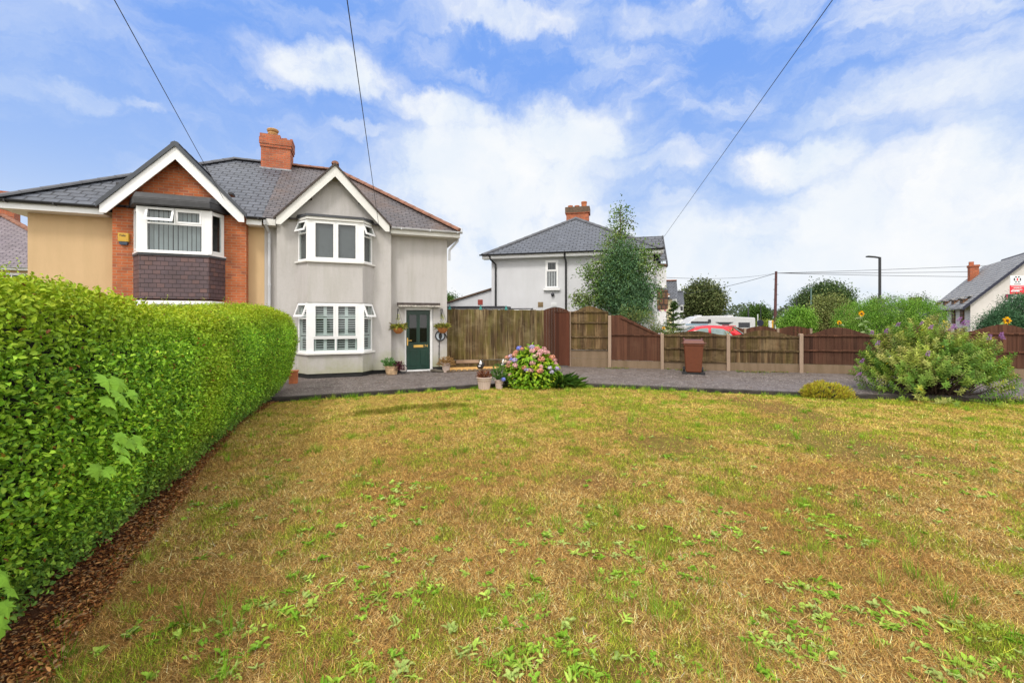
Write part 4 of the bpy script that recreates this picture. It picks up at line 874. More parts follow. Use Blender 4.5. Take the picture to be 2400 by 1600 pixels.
o=thing('sign_post','short dark post beyond the caravan','post',(gx(1754,70),70,-.6)); mm=MB(); mm.tube([(0,0,0),(0,0,hz(724,70)+.6)],.11,8); mm.ball((0,0,hz(724,70)+.6),.13,8,6); mm.build('shaft','dark_trim',o)
def wire(name,label,a,b,r,sag,m='wire',n=24,group=None):
    a,b=Vector(a),Vector(b); mb=MB(); mb.tube([a.lerp(b,i/n)-Vector((0,0,sag*4*(i/n)*(1-i/n))) for i in range(n+1)],r,6)
    return tag(mb.build(name,m,smooth=True),label,'wire',group)
Q=Vector((1.65,-8.2,6.55)); hp=lambda s,b,z:W0+Vector((math.cos(ANG)*s-math.sin(ANG)*b,math.sin(ANG)*s+math.cos(ANG)*b,z))
wg='service wires overhead'
wire('overhead_wire','black overhead wire running to the cream and brick gable',Q,at(526,470,11.75),.0062,.0,group=wg)
wire('overhead_wire','black overhead wire running to the grey rendered gable',Q,at(889,538,12.95),.0062,.0,group=wg)
wire('overhead_wire','black overhead wire running to the neighbouring house gable',Q,at(1544,572,20.3),.0062,.0,group=wg)
for py,pe,l in ((622,610,'upper thin wire from the telegraph pole towards the white building'),(644,634,'middle thin wire from the telegraph pole towards the white building'),(664,652,'lowest thin wire from the telegraph pole towards the white building')):
    wire('service_wire',l,tp,at(2600,py-14,46),.022,.12,'steel',group='thin wires at the telegraph pole')
wire('service_wire','thin wire from the telegraph pole to the far row houses',tp,at(1590,690,60),.022,.3,'steel',group='thin wires at the telegraph pole')
wire('service_wire','thin wire from the telegraph pole to the neighbouring house',tp,at(1552,650,24),.012,.25,'steel',group='thin wires at the telegraph pole')
# estate agent's board
SB=thing('sale_board','estate agent board, white with a diamond emblem over a red panel, on a post','sign',(gx(2384.5,20),20,-.2))
o=MB(); o.box(-.04,.04,.03,.1,0,hz(645,20)+.2); o.build('post','painted_wood',SB)
zt,zm_,zb=hz(645.5,20)+.2,hz(668.5,20)+.2,hz(689,20)+.2; hw=.33
o=MB(); o.box(-hw,hw,0,.022,zm_,zt); o.build('white_panel','sign_white',SB); o=MB(); o.box(-hw-.01,hw+.01,-.001,.023,zb,zm_-.001); rp_=o.build('red_panel','sign_red',SB)
lc=(0,(zt+zm_)/2+.045)
def dia(cx,cz,w_,h_,m): o=MB(); o.prism([(cx-w_,-.002,cz),(cx,-.002,cz-h_),(cx+w_,-.002,cz),(cx,-.002,cz+h_)],(0,-.003,0)); o.build('emblem',m,SB)
def tri(p,m): o=MB(); o.prism([(x,-.002,z) for x,z in p],(0,-.003,0)); o.build('emblem',m,SB)
x0,z0=lc
dia(x0,z0,.048,.085,'sign_red')
for sg in (-1,1): tri([(x0+sg*.105,z0),(x0+sg*.14,z0-.085),(x0+sg*.185,z0),(x0+sg*.14,z0+.085)],'navy')
for sz in (-1,1):
    for sg in (-1,1): tri([(x0+sg*.02,z0+sz*.145),(x0+sg*.115,z0+sz*.145),(x0+sg*.068,z0+sz*.065)],'navy')
o=MB(); o.box(-.16,.16,-.004,-.0015,zm_+.045,zm_+.07); o.build('lettering_line','dark_trim',SB)
for z,a,b,t in ((zm_-.05,-.30,.33,.02),(zm_-.115,-.18,.18,.028),(zm_-.205,-.25,.25,.03)): o=MB(); o.box(a,b,-.006,-.0025,z-t/2,z+t/2); o.build('lettering_line','sign_white',rp_)
o=MB(); o.box(-.31,.10,-.006,-.0025,zb+.11,zb+.17); o.build('phone_strip','sign_white',rp_)
SB2=thing('picture_board','dark and white picture board with a magenta edge below the red sale sign','sign',(gx(2386,21),21,-.2))
o=MB(); o.box(-.60,.60,0,.03,hz(716,21)+.2,hz(689.5,21)+.2); o.build('panel','dark_trim',SB2); o=MB(); o.box(-.60,-.51,-.005,-.001,hz(703,21)+.2,hz(690,21)+.2); o.build('edge','magenta',SB2); o=MB(); o.box(-.65,.2,-.006,-.0012,hz(718,21)+.2,hz(703.2,21)+.2); o.build('lower_strip','sign_white',SB2)
o=MB(); o.prism([(-.42,-.006,hz(701,21)+.2),(-.2,-.006,hz(692,21)+.2),(.1,-.006,hz(691,21)+.2),(.3,-.006,hz(701,21)+.2)],(0,-.002,0)); o.build('picture',plain('faded_picture',(.40,.37,.33),.6,var=.6,sc_=9),SB2); o=MB(); o.box(-.05,.05,.031,.1,0,hz(716,21)+.2); o.box(.4,.5,.031,.1,0,hz(716,21)+.2); o.build('post','painted_wood',SB2)
for sg in (-1,1): tri2=MB(); tri2.prism([(-.32+sg*.08-.06,-.008,hz(711,21)+.2),(-.32+sg*.08,-.008,hz(705,21)+.2),(-.32+sg*.08+.06,-.008,hz(711,21)+.2)],(0,-.002,0)); tri2.build('emblem','navy',SB2)
# ---------------------------------------------------------------- red car
CAR=thing('parked_car','red hatchback parked behind the low fence','car',(gx(1643,19.8),19.8,-.04),math.atan2(-.2425,.9701))
def loft(mb,prof):  # prof: list of rings of equal length
    n=len(prof[0]); o=len(mb.v)
    for r in prof: mb.v+= [Vector(p) for p in r]
    for i in range(len(prof)-1): mb.f+=[(o+i*n+k,o+i*n+(k+1)%n,o+(i+1)*n+(k+1)%n,o+(i+1)*n+k) for k in range(n)]
    mb.f+=[tuple(o+k for k in range(n)),tuple(o+(len(prof)-1)*n+k for k in range(n))]
LB=[(-2.0,.35,.62,.60),(-1.9,.25,.74,.74),(-1.3,.22,.90,.82),(-.95,.22,.96,.84),(.2,.22,.98,.85),(1.3,.22,1.0,.84),(1.85,.26,.98,.80),(1.98,.4,.86,.72)]
mb=MB(); loft(mb,[[(x,-w,z0),(x,-w-.03,(z0+z1)/2),(x,-w+.04,z1),(x,w-.04,z1),(x,w+.03,(z0+z1)/2),(x,w,z0)] for x,z0,z1,w in LB]); mb.build('body','red_paint',CAR,True,.02)
RB=[(-1.12,.95,.96,.80),(-.75,.95,1.18,.80),(-.28,.95,1.40,.80),(.15,.95,1.47,.80),(.6,.96,1.475,.80),(1.05,.97,1.44,.79),(1.22,.97,1.41,.78),(1.40,.97,1.24,.77),(1.72,.97,.985,.76)]
tw=lambda z,w:w-(z-.95)*.34
mb=MB(); loft(mb,[[(x,-w,z0),(x,-tw(z1,w),z1-.03),(x,-tw(z1,w)+.10,z1),(x,tw(z1,w)-.10,z1),(x,tw(z1,w),z1-.03),(x,w,z0)] for x,z0,z1,w in RB]); mb.build('cabin','red_paint',CAR,True)
for sg in (-1,1):
    def sp(x,z): return (x,sg*(tw(z,.80)+.012),z)
    for pl_ in ([(-.72,1.0),(.18,1.0),(.18,1.36),(-.12,1.34),(-.42,1.21)],[(.30,1.0),(1.20,1.0),(1.02,1.20),(.78,1.33),(.30,1.37)]):
        mb=MB(); mb.prism([sp(x,z) for x,z in pl_],(0,sg*.004,0)); mb.build('side_window',plain('car_glass',(.20,.27,.27),.08,var=.3,sc_=3) if 'car_glass' not in bpy.data.materials else bpy.data.materials['car_glass'],CAR)
mb=MB(); mb.prism([(-1.08,-.66,1.02),(-.36,-.54,1.39),(-.36,.54,1.39),(-1.08,.66,1.02)],(-.02,0,.03)); mb.build('windscreen',bpy.data.materials['car_glass'],CAR)
mb=MB(); mb.prism([(1.70,-.66,1.03),(1.27,-.56,1.38),(1.27,.56,1.38),(1.70,.66,1.03)],(.03,0,.025)); mb.build('rear_window',bpy.data.materials['car_glass'],CAR)
mb=MB(); mb.prism([(1.02,-.58,1.465),(1.36,-.56,1.44),(1.36,.56,1.44),(1.02,.58,1.465)],(0,0,.03)); mb.build('spoiler','red_paint',CAR,bevel=.01)
for sg in (-1,1):
    for x in (-1.25,1.25):
        mb=MB(); mb.tube([(x,sg*.86,.31),(x,sg*.66,.31)],.31,20); w_=mb.build('wheel','rubber',CAR); mb=MB(); mb.tube([(x,sg*.87,.31),(x,sg*.80,.31)],.2,16); mb.build('rim','grey_pipe',w_)
    mb=MB(); mb.prism([(1.82,sg*.80,.70),(1.80,sg*.76,.95),(1.95,sg*.66,.92),(1.96,sg*.70,.68)],(0,sg*.03,0)); mb.build('tail_light','sign_red',CAR)
    mb=MB(); mb.box(-.75,-.60,sg*.98-.06,sg*.98+.06,.92,1.05); mb.build('door_mirror','red_paint',CAR,bevel=.02)
# ---------------------------------------------------------------- touring caravan
CV=thing('touring_caravan','long white touring caravan parked beyond the red car','caravan',(gx(1604,36.5),36.5,-.6),R(-3))
zc=hz(741,36.5)+.6; Lc=gx(1766,36.5)-gx(1604,36.5)
mb=MB(); mb.prism([(0,0,1.75),(.25,0,1.95),(.9,0,zc-.12),(1.3,0,zc),(2.6,0,zc+.03),(Lc-.05,0,zc-.12),(Lc,0,zc-.2),(Lc,0,.45),(.3,0,.45),(0,0,.8)],(0,2.2,0)); mb.build('body','caravan',CV,bevel=.06)
zz=lambda py:hz(py,36.5)+.6
for a,b,z0,z1,m in ((.55,2.05,zz(758),zz(753),'dark_trim'),(3.2,3.75,zz(763),zz(755),'dark_glass'),(4.55,5.5,zz(767),zz(755.5),'dark_glass')):
    mb=MB(); mb.box(a,b,-.03,-.001,z0,z1); mb.build('window',m if m!='dark_glass' else 'dark_trim',CV,bevel=.02)
mb=MB(); mb.prism([(3.0,-.02,zz(760)),(3.75,-.02,zz(760)),(4.15,-.02,zz(754.6)),(2.6,-.02,zz(754.6))],(0,.018,0)); mb.build('stripe','dark_trim',CV)
mb=MB(); mb.box(.1,2.0,-.012,-.001,zz(762),zz(758.5)); mb.build('lower_stripe','blue_trim',CV)
mb=MB(); mb.box(2.0,2.22,-.09,-.001,zz(756),zz(748)); mb.build('awning_box','dark_trim',CV,bevel=.02)
for a,b,h_ in ((1.3,1.7,.10),(2.7,3.6,.04),(3.9,4.4,.10)): mb=MB(); mb.box(a,b,.6,1.3,zc-.02,zc+h_); mb.build('roof_vent','caravan',CV,bevel=.02)
for x in (3.0,3.7): mb=MB(); mb.tube([(x,.1,.32),(x,.3,.32)],.32,18); mb.build('wheel','rubber',CV)
# brown scalloped fence beyond, white van, yellow bollard
BF=thing('scalloped_fence','brown fence with scalloped panel tops between the red car and the caravan','fence',(0,0,0))
def sfence(px0,px1,Y0,Y1,n,e,h_):
    for i in range(n):
        a0,a1=i/n,(i+1)/n; mb=MB(); k=10; P=lambda t:Vector((gx(px0,Y0)*(1-t)+gx(px1,Y1)*t,Y0*(1-t)+Y1*t,0)); p=[P(a0)+Vector((0,0,-.4)),P(a1)+Vector((0,0,-.4))]
        p+=[P(a0+(a1-a0)*(1-j/k))+Vector((0,0,e+h_*math.sin(PI*j/k))) for j in range(k+1)]
        mb.prism(p,(0,.04,0)); mb.build('fence_panel','panel_brown',BF)
        mb=MB(); c=P(a1); mb.box(c.x-.06,c.x+.06,c.y-.06,c.y+.06,-.4,e+.06); mb.build('concrete_post','post',BF)
sfence(1668,1900,24,24,3,1.15,.18)
VN=thing('white_van','small white van parked far down the road behind the telegraph pole','van',(gx(1822,62),62,-.6),R(60))
mb=MB(); mb.prism([(-2.4,-.9,.35),(2.4,-.9,.35),(2.4,-.9,.95),(1.7,-.9,1.2),(1.2,-.9,1.95),(-2.4,-.9,2.0)],(0,1.8,0)); mb.build('body','caravan',VN,bevel=.06)
mb=MB(); mb.prism([(1.62,-.91,1.25),(1.2,-.91,1.85),(.5,-.91,1.85),(.5,-.91,1.25)],(0,-.01,0)); mb.build('side_window','dark_trim',VN); mb=MB(); mb.box(-2.42,-2.401,-.7,.7,1.2,1.8); mb.build('rear_window','dark_trim',VN)
for x in (-1.5,1.5):
    for y in (-.85,.85): mb=MB(); mb.tube([(x,y-.1,.33),(x,y+.1,.33)],.33,14); mb.build('wheel','rubber',VN)
YB=thing('keep_left_bollard','yellow traffic bollard on the far road beside the white van','bollard',(gx(1805,50),50,-.6))
mb=MB(); mb.box(-.12,.12,-.12,.12,0,2.2); mb.build('base','sign_white',YB); mb=MB(); mb.box(.1,.55,-.12,.12,1.2,2.2); mb.build('panel','yellow',YB,bevel=.04)
TL=thing('signal_post','thin grey post with a dark blue round sign beyond the caravan end','sign',(gx(1776,54),54,-.6)); mb=MB(); mb.tube([(0,0,0),(0,0,hz(736,54)+.6)],.07,8); mb.build('post','grey_pipe',TL); mb=MB(); mb.tube([(.25,-.1,1.9),(.25,-.14,1.9)],.42,18); mb.build('disc','navy',TL)
# ================================================================== HEDGE
HD=np.array([-.339,.941]); HO=np.array([.941,.339])
PROF=np.array([(-.08,.0),(.06,.25),(.18,.55),(.27,.9),(.31,1.25),(.27,1.55),(.17,1.83),(.0,1.94),(-.5,1.96),(-1.0,1.94),(-1.22,1.7),(-1.32,1.2),(-1.25,.5),(-1.2,0)])
pl_=np.concatenate([[0],np.cumsum(np.hypot(*np.diff(PROF,axis=0).T))]); pl_/=pl_[-1]
def prof(q): return np.interp(q,pl_,PROF[:,0]),np.interp(q,pl_,PROF[:,1])
Y0H,Y1H=-.3,9.65
def hedge_surf(t,q,ins=0.0):
    """t 0..1 along the straight face, 1..2 around the rounded far end"""
    o,z=prof(q); o2,z2=prof(np.clip(q+.004,0,1)); to,tz=o2-o,z2-z; nl=np.maximum(np.hypot(to,tz),1e-9); no,nz=tz/nl,-to/nl
    no,nz=np.where(no*0+1>0,no,no),nz
    Yb=Y0H+(Y1H-Y0H)*np.clip(t,0,1); b=np.stack([hedge_base(Yb),Yb],-1); z=z*(1+.035*np.sin(Yb*.9)+.02*np.sin(Yb*2.3+1))
    ph=np.clip(t-1,0,1)*PI; c=-.52
    r=o-c; lump=.07*(fbm(Yb*1.3+5,z*1.6+ph*2,11)-.5)*2+.05*(fbm(Yb*4+5,z*4.5+ph*5,12,2)-.5)*2+.14*np.clip((Yb-6.5)/3,0,1)*np.clip(z/.5,0,1)
    r=r-ins; rr=r+lump*np.sign(r)
    oc_=c+rr*np.cos(ph); al=np.abs(rr)*np.sin(ph)*1.0
    P=np.stack([b[...,0]+HO[0]*oc_+HD[0]*al,b[...,1]+HO[1]*oc_+HD[1]*al,z-ins*np.maximum(nz,0)-.085],-1)
    oo=no*np.cos(ph); aa=np.abs(no)*np.sin(ph)
    Nn=np.stack([HO[0]*oo+HD[0]*aa,HO[1]*oo+HD[1]*aa,nz],-1)
    return P,Nn
HG=thing('hedge','long tall clipped green privet hedge along the left edge of the lawn','hedge')
# solid dark core: stands for the shade among the twigs, blocks light
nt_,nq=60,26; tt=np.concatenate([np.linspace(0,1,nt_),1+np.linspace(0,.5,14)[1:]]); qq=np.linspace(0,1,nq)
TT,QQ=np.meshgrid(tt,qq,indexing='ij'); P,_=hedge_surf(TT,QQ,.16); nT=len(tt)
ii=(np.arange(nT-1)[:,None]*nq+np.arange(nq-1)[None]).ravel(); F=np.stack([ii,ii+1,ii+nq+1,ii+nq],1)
quadmesh('shade_core',P.reshape(-1,3),F,np.ones((nT*nq,3)),'core',HG)
n=235000
t=np.where(rng.random(n)<.88,rng.random(n)**1.0,1+rng.random(n)*.5); q=rng.random(n)*.63
P,Nn=hedge_surf(t,q); keep=(rng.random(n)<np.clip((P[:,2]+.15)/.35,.12,1)); 
P=P-Nn*np.abs(rng.normal(size=(n,1)))*.095+rng.normal(size=(n,3))*.022; Nn=Nn
P,Nn=P[keep],Nn[keep]; n=len(P)
D=unit(Nn*.55+rdir(n)*1.0+np.array([0,0,.1])); NN=unit(Nn*.8+rdir(n)*.9+np.array([0,0,.7]))
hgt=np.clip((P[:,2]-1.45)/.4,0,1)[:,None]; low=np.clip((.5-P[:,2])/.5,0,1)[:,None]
f1=fbm(P[:,1]*2.2+3,P[:,2]*2.2+P[:,0],21)[:,None]; f2=fbm(P[:,1]*.6+13,P[:,2]*.8+2,22)[:,None]
c=pick([(.095,.225,.016),(.14,.30,.020),(.19,.365,.028),(.075,.185,.018),(.24,.41,.035)],n,.22)
c=c*(.55+.85*f1)*1.85*np.exp(rng.normal(size=(n,1))*.22); fresh=pick([(.34,.48,.020),(.28,.44,.018),(.42,.53,.03)],n,.15)
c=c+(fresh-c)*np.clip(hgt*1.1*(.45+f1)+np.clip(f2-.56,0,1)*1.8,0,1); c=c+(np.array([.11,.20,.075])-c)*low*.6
yel=rng.random(n)<.006; c[yel]=np.array([.36,.24,.03]); br=rng.random(n)<.006+.05*np.clip(f2[:,0]-.62,0,1); c[br]=np.array([.22,.09,.03])
far_=np.clip((P[:,1:2]-3)/6,0,1); s=rng.uniform(.75,1.25,n)
leaves('foliage',P,D,NN,.031*s,.019*s,c*np.array([1.08,.97,.95]),'leaf',HG,fold=.25,droop=.2)
# fresh shoots standing above the clipped top
ns=1000; t=rng.random(ns)*1.0; q=.47+.16*rng.random(ns); Pb,_=hedge_surf(t,q); nl=12
hh=rng.uniform(.03,.15,ns)*(1+.8*(rng.random(ns)<.12))*np.clip(1.25-.6*t,.4,1); k=np.tile(np.arange(nl)/nl,ns); bi=np.repeat(np.arange(ns),nl); lean=rng.normal(size=(ns,2))*.25
P=Pb[bi]+np.stack([lean[bi,0]*hh[bi]*k,lean[bi,1]*hh[bi]*k,hh[bi]*k-.02],1); n=len(P); a=k*17+bi; D=np.stack([np.cos(a),np.sin(a),np.full(n,.9)],1)
leaves('new_shoots',P,D,unit(rdir(n)*.3+np.array([0,0,1.0])),.033*(1.15-k*.5),.016*(1.15-k*.5),pick([(.36,.50,.03),(.28,.44,.025),(.44,.53,.05),(.42,.34,.06)],n,.15),'leaf',HG)
mb=MB()
for i in range(90):
    t_=random.random(); P_,N_=hedge_surf(np.array([t_]),np.array([.02])); p=Vector(P_[0])-Vector((HO[0],HO[1],0))*random.uniform(.05,.5); mb.tube([p+Vector((0,0,-.05)),p+Vector((random.uniform(-.05,.12),random.uniform(-.08,.08),.3)),p+Vector((random.uniform(0,.25),random.uniform(-.15,.15),.65))],[.014,.010,.005],5)
mb.build('stems','twig',HG)
# sycamore seedlings pushing out of the hedge
MAP=[(0,-.02),(.30,-.10),(.26,.06),(.50,.14),(.36,.24),(.56,.42),(.30,.40),(.30,.54),(.14,.60),(0,.92)]; MAP=MAP+[(-x,y) for x,y in MAP[-2:0:-1]]
def lobed(name,label,pxs,group):
    o_=None; V=[];Fp=[];mb=MB()
    cols=[]
    for (px,py,sz,ou) in pxs:
        tt=(px-HX)/FX; Y=(-1.626+.0)/(tt+.36); p=at(px,py,Y)+Vector((HO[0],HO[1],0))*ou
        nrm=Vector((HO[0],HO[1],.75))+Vector((random.uniform(-.4,.4),random.uniform(-.4,.4),random.uniform(-.3,.3))); nrm.normalize()
        d=Vector((random.uniform(-.6,.6),random.uniform(-.4,.2),-.75)); d=(d-nrm*d.dot(nrm)).normalized(); s_=d.cross(nrm)
        base=len(mb.v); c=p+d*sz*.35; mb.v.append(c+nrm*sz*.05)
        for x,y in MAP: mb.v.append(p+s_*x*sz+d*y*sz-nrm*sz*(.25*abs(x)+.15*y*y))
        m_=len(MAP); mb.f+=[(base,base+1+i,base+1+(i+1)%m_) for i in range(m_)]
        mb.tube([p,p-d*sz*.4-nrm*.06,p-nrm*.2-d*sz*.3],.0025,4)
        cols.append(len(mb.v))
    o=mb.build(name,MT['sycamore']); return tag(o,label,'seedling',group)
MT['sycamore']=plain('sycamore_leaf',(.22,.42,.04),.7,var=.3,sc_=9,spec=.15)
sg_='sycamore seedlings growing out of the hedge'
lobed('sycamore_seedling','large pale cluster of lobed sycamore leaves pushing out of the hedge at mid height',[(228,880,.15,.03),(256,888,.15,.05),(240,915,.16,.06),(222,930,.12,.05),(285,915,.12,.06),(262,935,.13,.04),(250,955,.11,.03),(232,945,.10,.02)],sg_)
lobed('sycamore_seedling','lobed sycamore leaves low on the hedge, below the larger pale cluster',[(262,1015,.12,.04),(298,1045,.13,.06),(312,1022,.12,.03),(282,1030,.12,.04),(258,1068,.12,.06),(244,1040,.11,.05),(270,1052,.10,.05)],sg_)
lobed('sycamore_seedling','small lobed sycamore leaves at the hedge face just above its foot',[(200,1090,.12,.05),(222,1102,.10,.04),(236,1094,.09,.04)],sg_)
lobed('sycamore_seedling','single lobed sycamore leaf on the middle of the hedge',[(402,958,.12,.03)],sg_)
lobed('ground_seedling','lobed leaves at the foot of the hedge in the near corner',[(62,1330,.12,-.10),(80,1362,.10,-.1),(28,1440,.15,-.05),(60,1400,.1,-.08)],sg_)
lobed('ground_seedling','lobed leaves at the hedge foot just above the mulch strip',[(335,1120,.10,-.2),(350,1145,.09,-.22),(245,1200,.08,-.2)],sg_)
# ================================================================== LAWN
# mulch strip between hedge and lawn
mx=[];my=np.linspace(-.6,10.6,64); m=MB()
for k_,Y in enumerate(my):
    e=float(-2.42-.455*(Y-2.07)) if Y<7 else float(np.interp(Y,[7,8.2,9.2,10.6],[-4.66,-5.0,-5.2,-5.6])); e+=.10*(float(fbm(np.array([Y*1.7]),np.array([3.0]),31)[0])-.5)
    mx.append(e); b0=float(hedge_base(Y))-.7
    for f in np.linspace(0,1,6):
        X=b0+(e-b0)*f; m.v.append(Vector((X,Y,float(lawn_z(X,Y))+.004+.035*math.sin(PI*min(f*1.0,1))*(f<1))))
m.f=[(i*6+j,i*6+j+1,(i+1)*6+j+1,(i+1)*6+j) for i in range(len(my)-1) for j in range(5)]
struct(m.build('mulch_strip','mulch',smooth=True))
edgeX=lambda Y:np.interp(Y,my,mx)
n=30000; Y=.6+rng.random(n)**1.6*9.6; X=edgeX(Y)+.12-np.abs(rng.normal(size=n))*.33; ok=X>hedge_base(Y)-.35; X,Y=X[ok],Y[ok]; n=len(X)
Z=lawn_z(X,Y)+.02+rng.random(n)*.025; s=rng.uniform(.5,1.3,n)
struct(leaves('leaf_litter',np.stack([X,Y,Z],1),unit(rdir(n)*np.array([1,1,.25])),unit(rdir(n)*.5+np.array([0,0,1.])),.029*s,.013*s,pick([(.30,.11,.032),(.18,.06,.02),(.40,.18,.06),(.52,.27,.10),(.11,.04,.018),(.34,.21,.11)],n,.25),'litter'),'stuff')
# grass blades
def lawn_pts(n,pw):
    Y=1.5*(12.2/1.5)**(rng.random(n)**pw)-.7; Xl=np.maximum(edgeX(Y)-.05,-1.30*Y-1.6); Xr=np.minimum(1.30*Y+2.4,17.5)
    X=Xl+(Xr-Xl)*rng.random(n); k=Y<kerbY(X)-.09; return X[k],Y[k]
X,Y=lawn_pts(1500000,.72); n=len(X)
g1=fbm(X*.55+31,Y*.55+7,41); g2=fbm(X*2.3+3,Y*2.3+17,42); g3=fbm(X*7+3,Y*7+5,43,3)
bare=fbm(X*.42+5,Y*.42+40,44,3); tz,tm=trench(X,Y)
worn=np.exp(-(((X-2.05)/.55)**2+((Y-6.25)/.22)**2))+np.exp(-(((X-.05)/.35)**2+((Y-2.1)/.15)**2))+np.exp(-(((X-.65)/.3)**2+((Y-2.13)/.16)**2))
kk=rng.random(n)<np.clip(1.25-np.clip(bare-.58,0,1)*6-worn*.75-.35*np.clip(tm-.75,0,1),.18,1); X,Y,g1,g2,g3,tm=X[kk],Y[kk],g1[kk],g2[kk],g3[kk],tm[kk]; n=len(X)
gr=np.clip((g1*.16+g2*.42+g3*.42-.51)*4.6+.21+.045*(Y-5)+.035*np.clip(X,-3,4)+.35*tm+.5*np.clip(1-(kerbY(X)-Y)/.5,0,1),0.02,.92)
isg=rng.random(n)<gr
rust=np.clip((fbm(X*.8+50,Y*.8+50,47)-.5)*4+.5-.05*(Y-4),0,1)
dry=pick([(.54,.36,.115),(.40,.24,.075),(.78,.58,.25),(.27,.145,.048),(.48,.30,.09)],n,.2)
dry=dry*(1-rust[:,None]*.55)+rust[:,None]*.55*pick([(.33,.155,.042),(.22,.10,.033),(.46,.25,.075)],n,.2)
dry=dry+(np.array([.56,.44,.10])-dry)*np.clip((Y[:,None]-4)/7,0,.45)
grn=pick([(.25,.32,.028),(.33,.38,.04),(.19,.28,.022),(.42,.42,.055),(.14,.24,.018)],n,.2)
c=np.where(isg[:,None],grn,dry)*np.exp(rng.normal(size=(n,1))*(.42-.14*np.clip((Y[:,None]-3)/5,0,1)))*(.83+.54*fbm(X*9,Y*9,48,2)+.03*np.clip((Y-3)/5,0,1))[:,None]
L=rng.uniform(.022,.050,n)*np.where(isg,1.05,.95)*(1+.9*(rng.random(n)<.03))*(1+1.3*tm); Wd=np.maximum(.0024,.00074*Y)*rng.uniform(.7,1.3,n)
tilt=np.where(isg,rng.uniform(.25,1.35,n),rng.uniform(.75,1.56,n)); a=rng.random(n)*2*PI
d=np.stack([np.cos(a)*np.sin(tilt),np.sin(a)*np.sin(tilt),np.cos(tilt)],1); sd_=np.stack([-np.sin(a+rng.normal(size=n)*.9),np.cos(a+rng.normal(size=n)*.9),np.zeros(n)],1)
B=np.stack([X,Y,lawn_z(X,Y)+rng.random(n)*.012],1)
L=L*np.where(isg,1,1.25)
V=np.stack([B+sd_*Wd[:,None]*.5,B-sd_*Wd[:,None]*.5,B+d*L[:,None]],1).reshape(-1,3); F=np.arange(3*n).reshape(n,3)
struct(quadmesh('grass',V,F,np.repeat(c,3,0),'grass'),'stuff')
# longer olive grass hanging on the low bank at the back of the hollow
n=26000; u=rng.random(n); v=rng.uniform(-.10,.26,n); dT=TR1-TR0; X=TR0[0]+dT[0]*u-dT[1]/np.hypot(*dT)*v; Y=TR0[1]+dT[1]*u+dT[0]/np.hypot(*dT)*v
kp=rng.random(n)<trench(X,Y)[1]*1.1*np.clip(fbm(X*2.6,Y*2.6,77)*3-1.0,.1,1); X,Y=X[kp],Y[kp]; n=len(X); a=rng.normal(size=n)*1.2-1.3; ti=rng.uniform(.2,1.2,n); L=rng.uniform(.035,.085,n)
d=np.stack([np.cos(a)*np.sin(ti),np.sin(a)*np.sin(ti),np.cos(ti)],1); sd_=np.stack([-np.sin(a),np.cos(a),np.zeros(n)],1)*.0068; B=np.stack([X,Y,lawn_z(X,Y)],1)
V=np.stack([B+sd_*.5,B-sd_*.5,B+d*L[:,None]],1).reshape(-1,3)
struct(quadmesh('bank_grass',V,np.arange(3*n).reshape(n,3),np.repeat(pick([(.32,.37,.05),(.24,.32,.035),(.44,.40,.08),(.18,.24,.025),(.50,.37,.12)],n,.25),3,0),'grass'),'stuff')
# broad leaved weeds
n=11500; X,Y=lawn_pts(n,.8); w1=fbm(X*.7+70,Y*.7+20,51); w2=fbm(X*2.6+70,Y*2.6+20,52)
near=np.exp(-((Y-2.9)/1.1)**2)*np.exp(-((X-1.7)/2.5)**2)*1.25
pr=np.clip((w1*.5+w2*.5-.50)*3+.10,0,1)*.55+near*np.clip((w2-.35)*2.6,0,1)*1.0; k=rng.random(len(X))<np.clip(pr,0,.95)*np.clip(1.15-.06*Y,.4,1); X,Y=X[k],Y[k]; R_=len(X)
nl=rng.integers(5,12,R_); ri=np.repeat(np.arange(R_),nl); n=len(ri); sz=rng.uniform(.55,1.35,R_); a=rng.random(n)*2*PI; el_=rng.uniform(.12,.85,n)
P=np.stack([X[ri]+rng.normal(size=n)*.012,Y[ri]+rng.normal(size=n)*.012,lawn_z(X,Y)[ri]+.015],1)
D=np.stack([np.cos(a)*np.cos(el_),np.sin(a)*np.cos(el_),np.sin(el_)],1)
kind=rng.integers(0,3,R_)[ri]; Lw=np.array([.036,.042,.027])[kind]*sz[ri]*rng.uniform(.7,1.2,n); Ww=np.array([.021,.013,.021])[kind]*sz[ri]
cw=pick([(.28,.45,.055),(.20,.37,.04),(.36,.50,.09),(.16,.31,.027),(.33,.43,.12)],R_,.12)[ri]*rng.uniform(.8,1.2,(n,1))
struct(leaves('lawn_weeds',P,D,unit(np.array([0,0,1.0])+rdir(n)*.25),Lw,Ww,cw,'grass',fold=.15,droop=.3),'stuff')
# taller tufts of fresh grass in the lawn and weeds along the kerb
n=330; X,Y=lawn_pts(n,.95); xk=rng.uniform(-5,16,170); X=np.concatenate([X,xk]); Y=np.concatenate([Y,kerbY(xk)-.10-rng.random(170)*.12]); T_=len(X); nb=46
ri=np.repeat(np.arange(T_),nb); n=len(ri); s=rng.uniform(.5,1.5,T_)[ri]; a=rng.random(n)*2*PI; r_=np.abs(rng.normal(size=n))*.045*s; ti=rng.uniform(.05,.8,n)
B=np.stack([X[ri]+np.cos(a)*r_,Y[ri]+np.sin(a)*r_,lawn_z(X,Y)[ri]],1); L=rng.uniform(.05,.12,n)*s; d=np.stack([np.cos(a)*np.sin(ti),np.sin(a)*np.sin(ti),np.cos(ti)],1)
sd_=np.stack([-np.sin(a),np.cos(a),np.zeros(n)],1)*np.maximum(.004,.0011*Y[ri])[:,None]
V=np.stack([B+sd_*.5,B-sd_*.5,B+d*L[:,None]],1).reshape(-1,3)
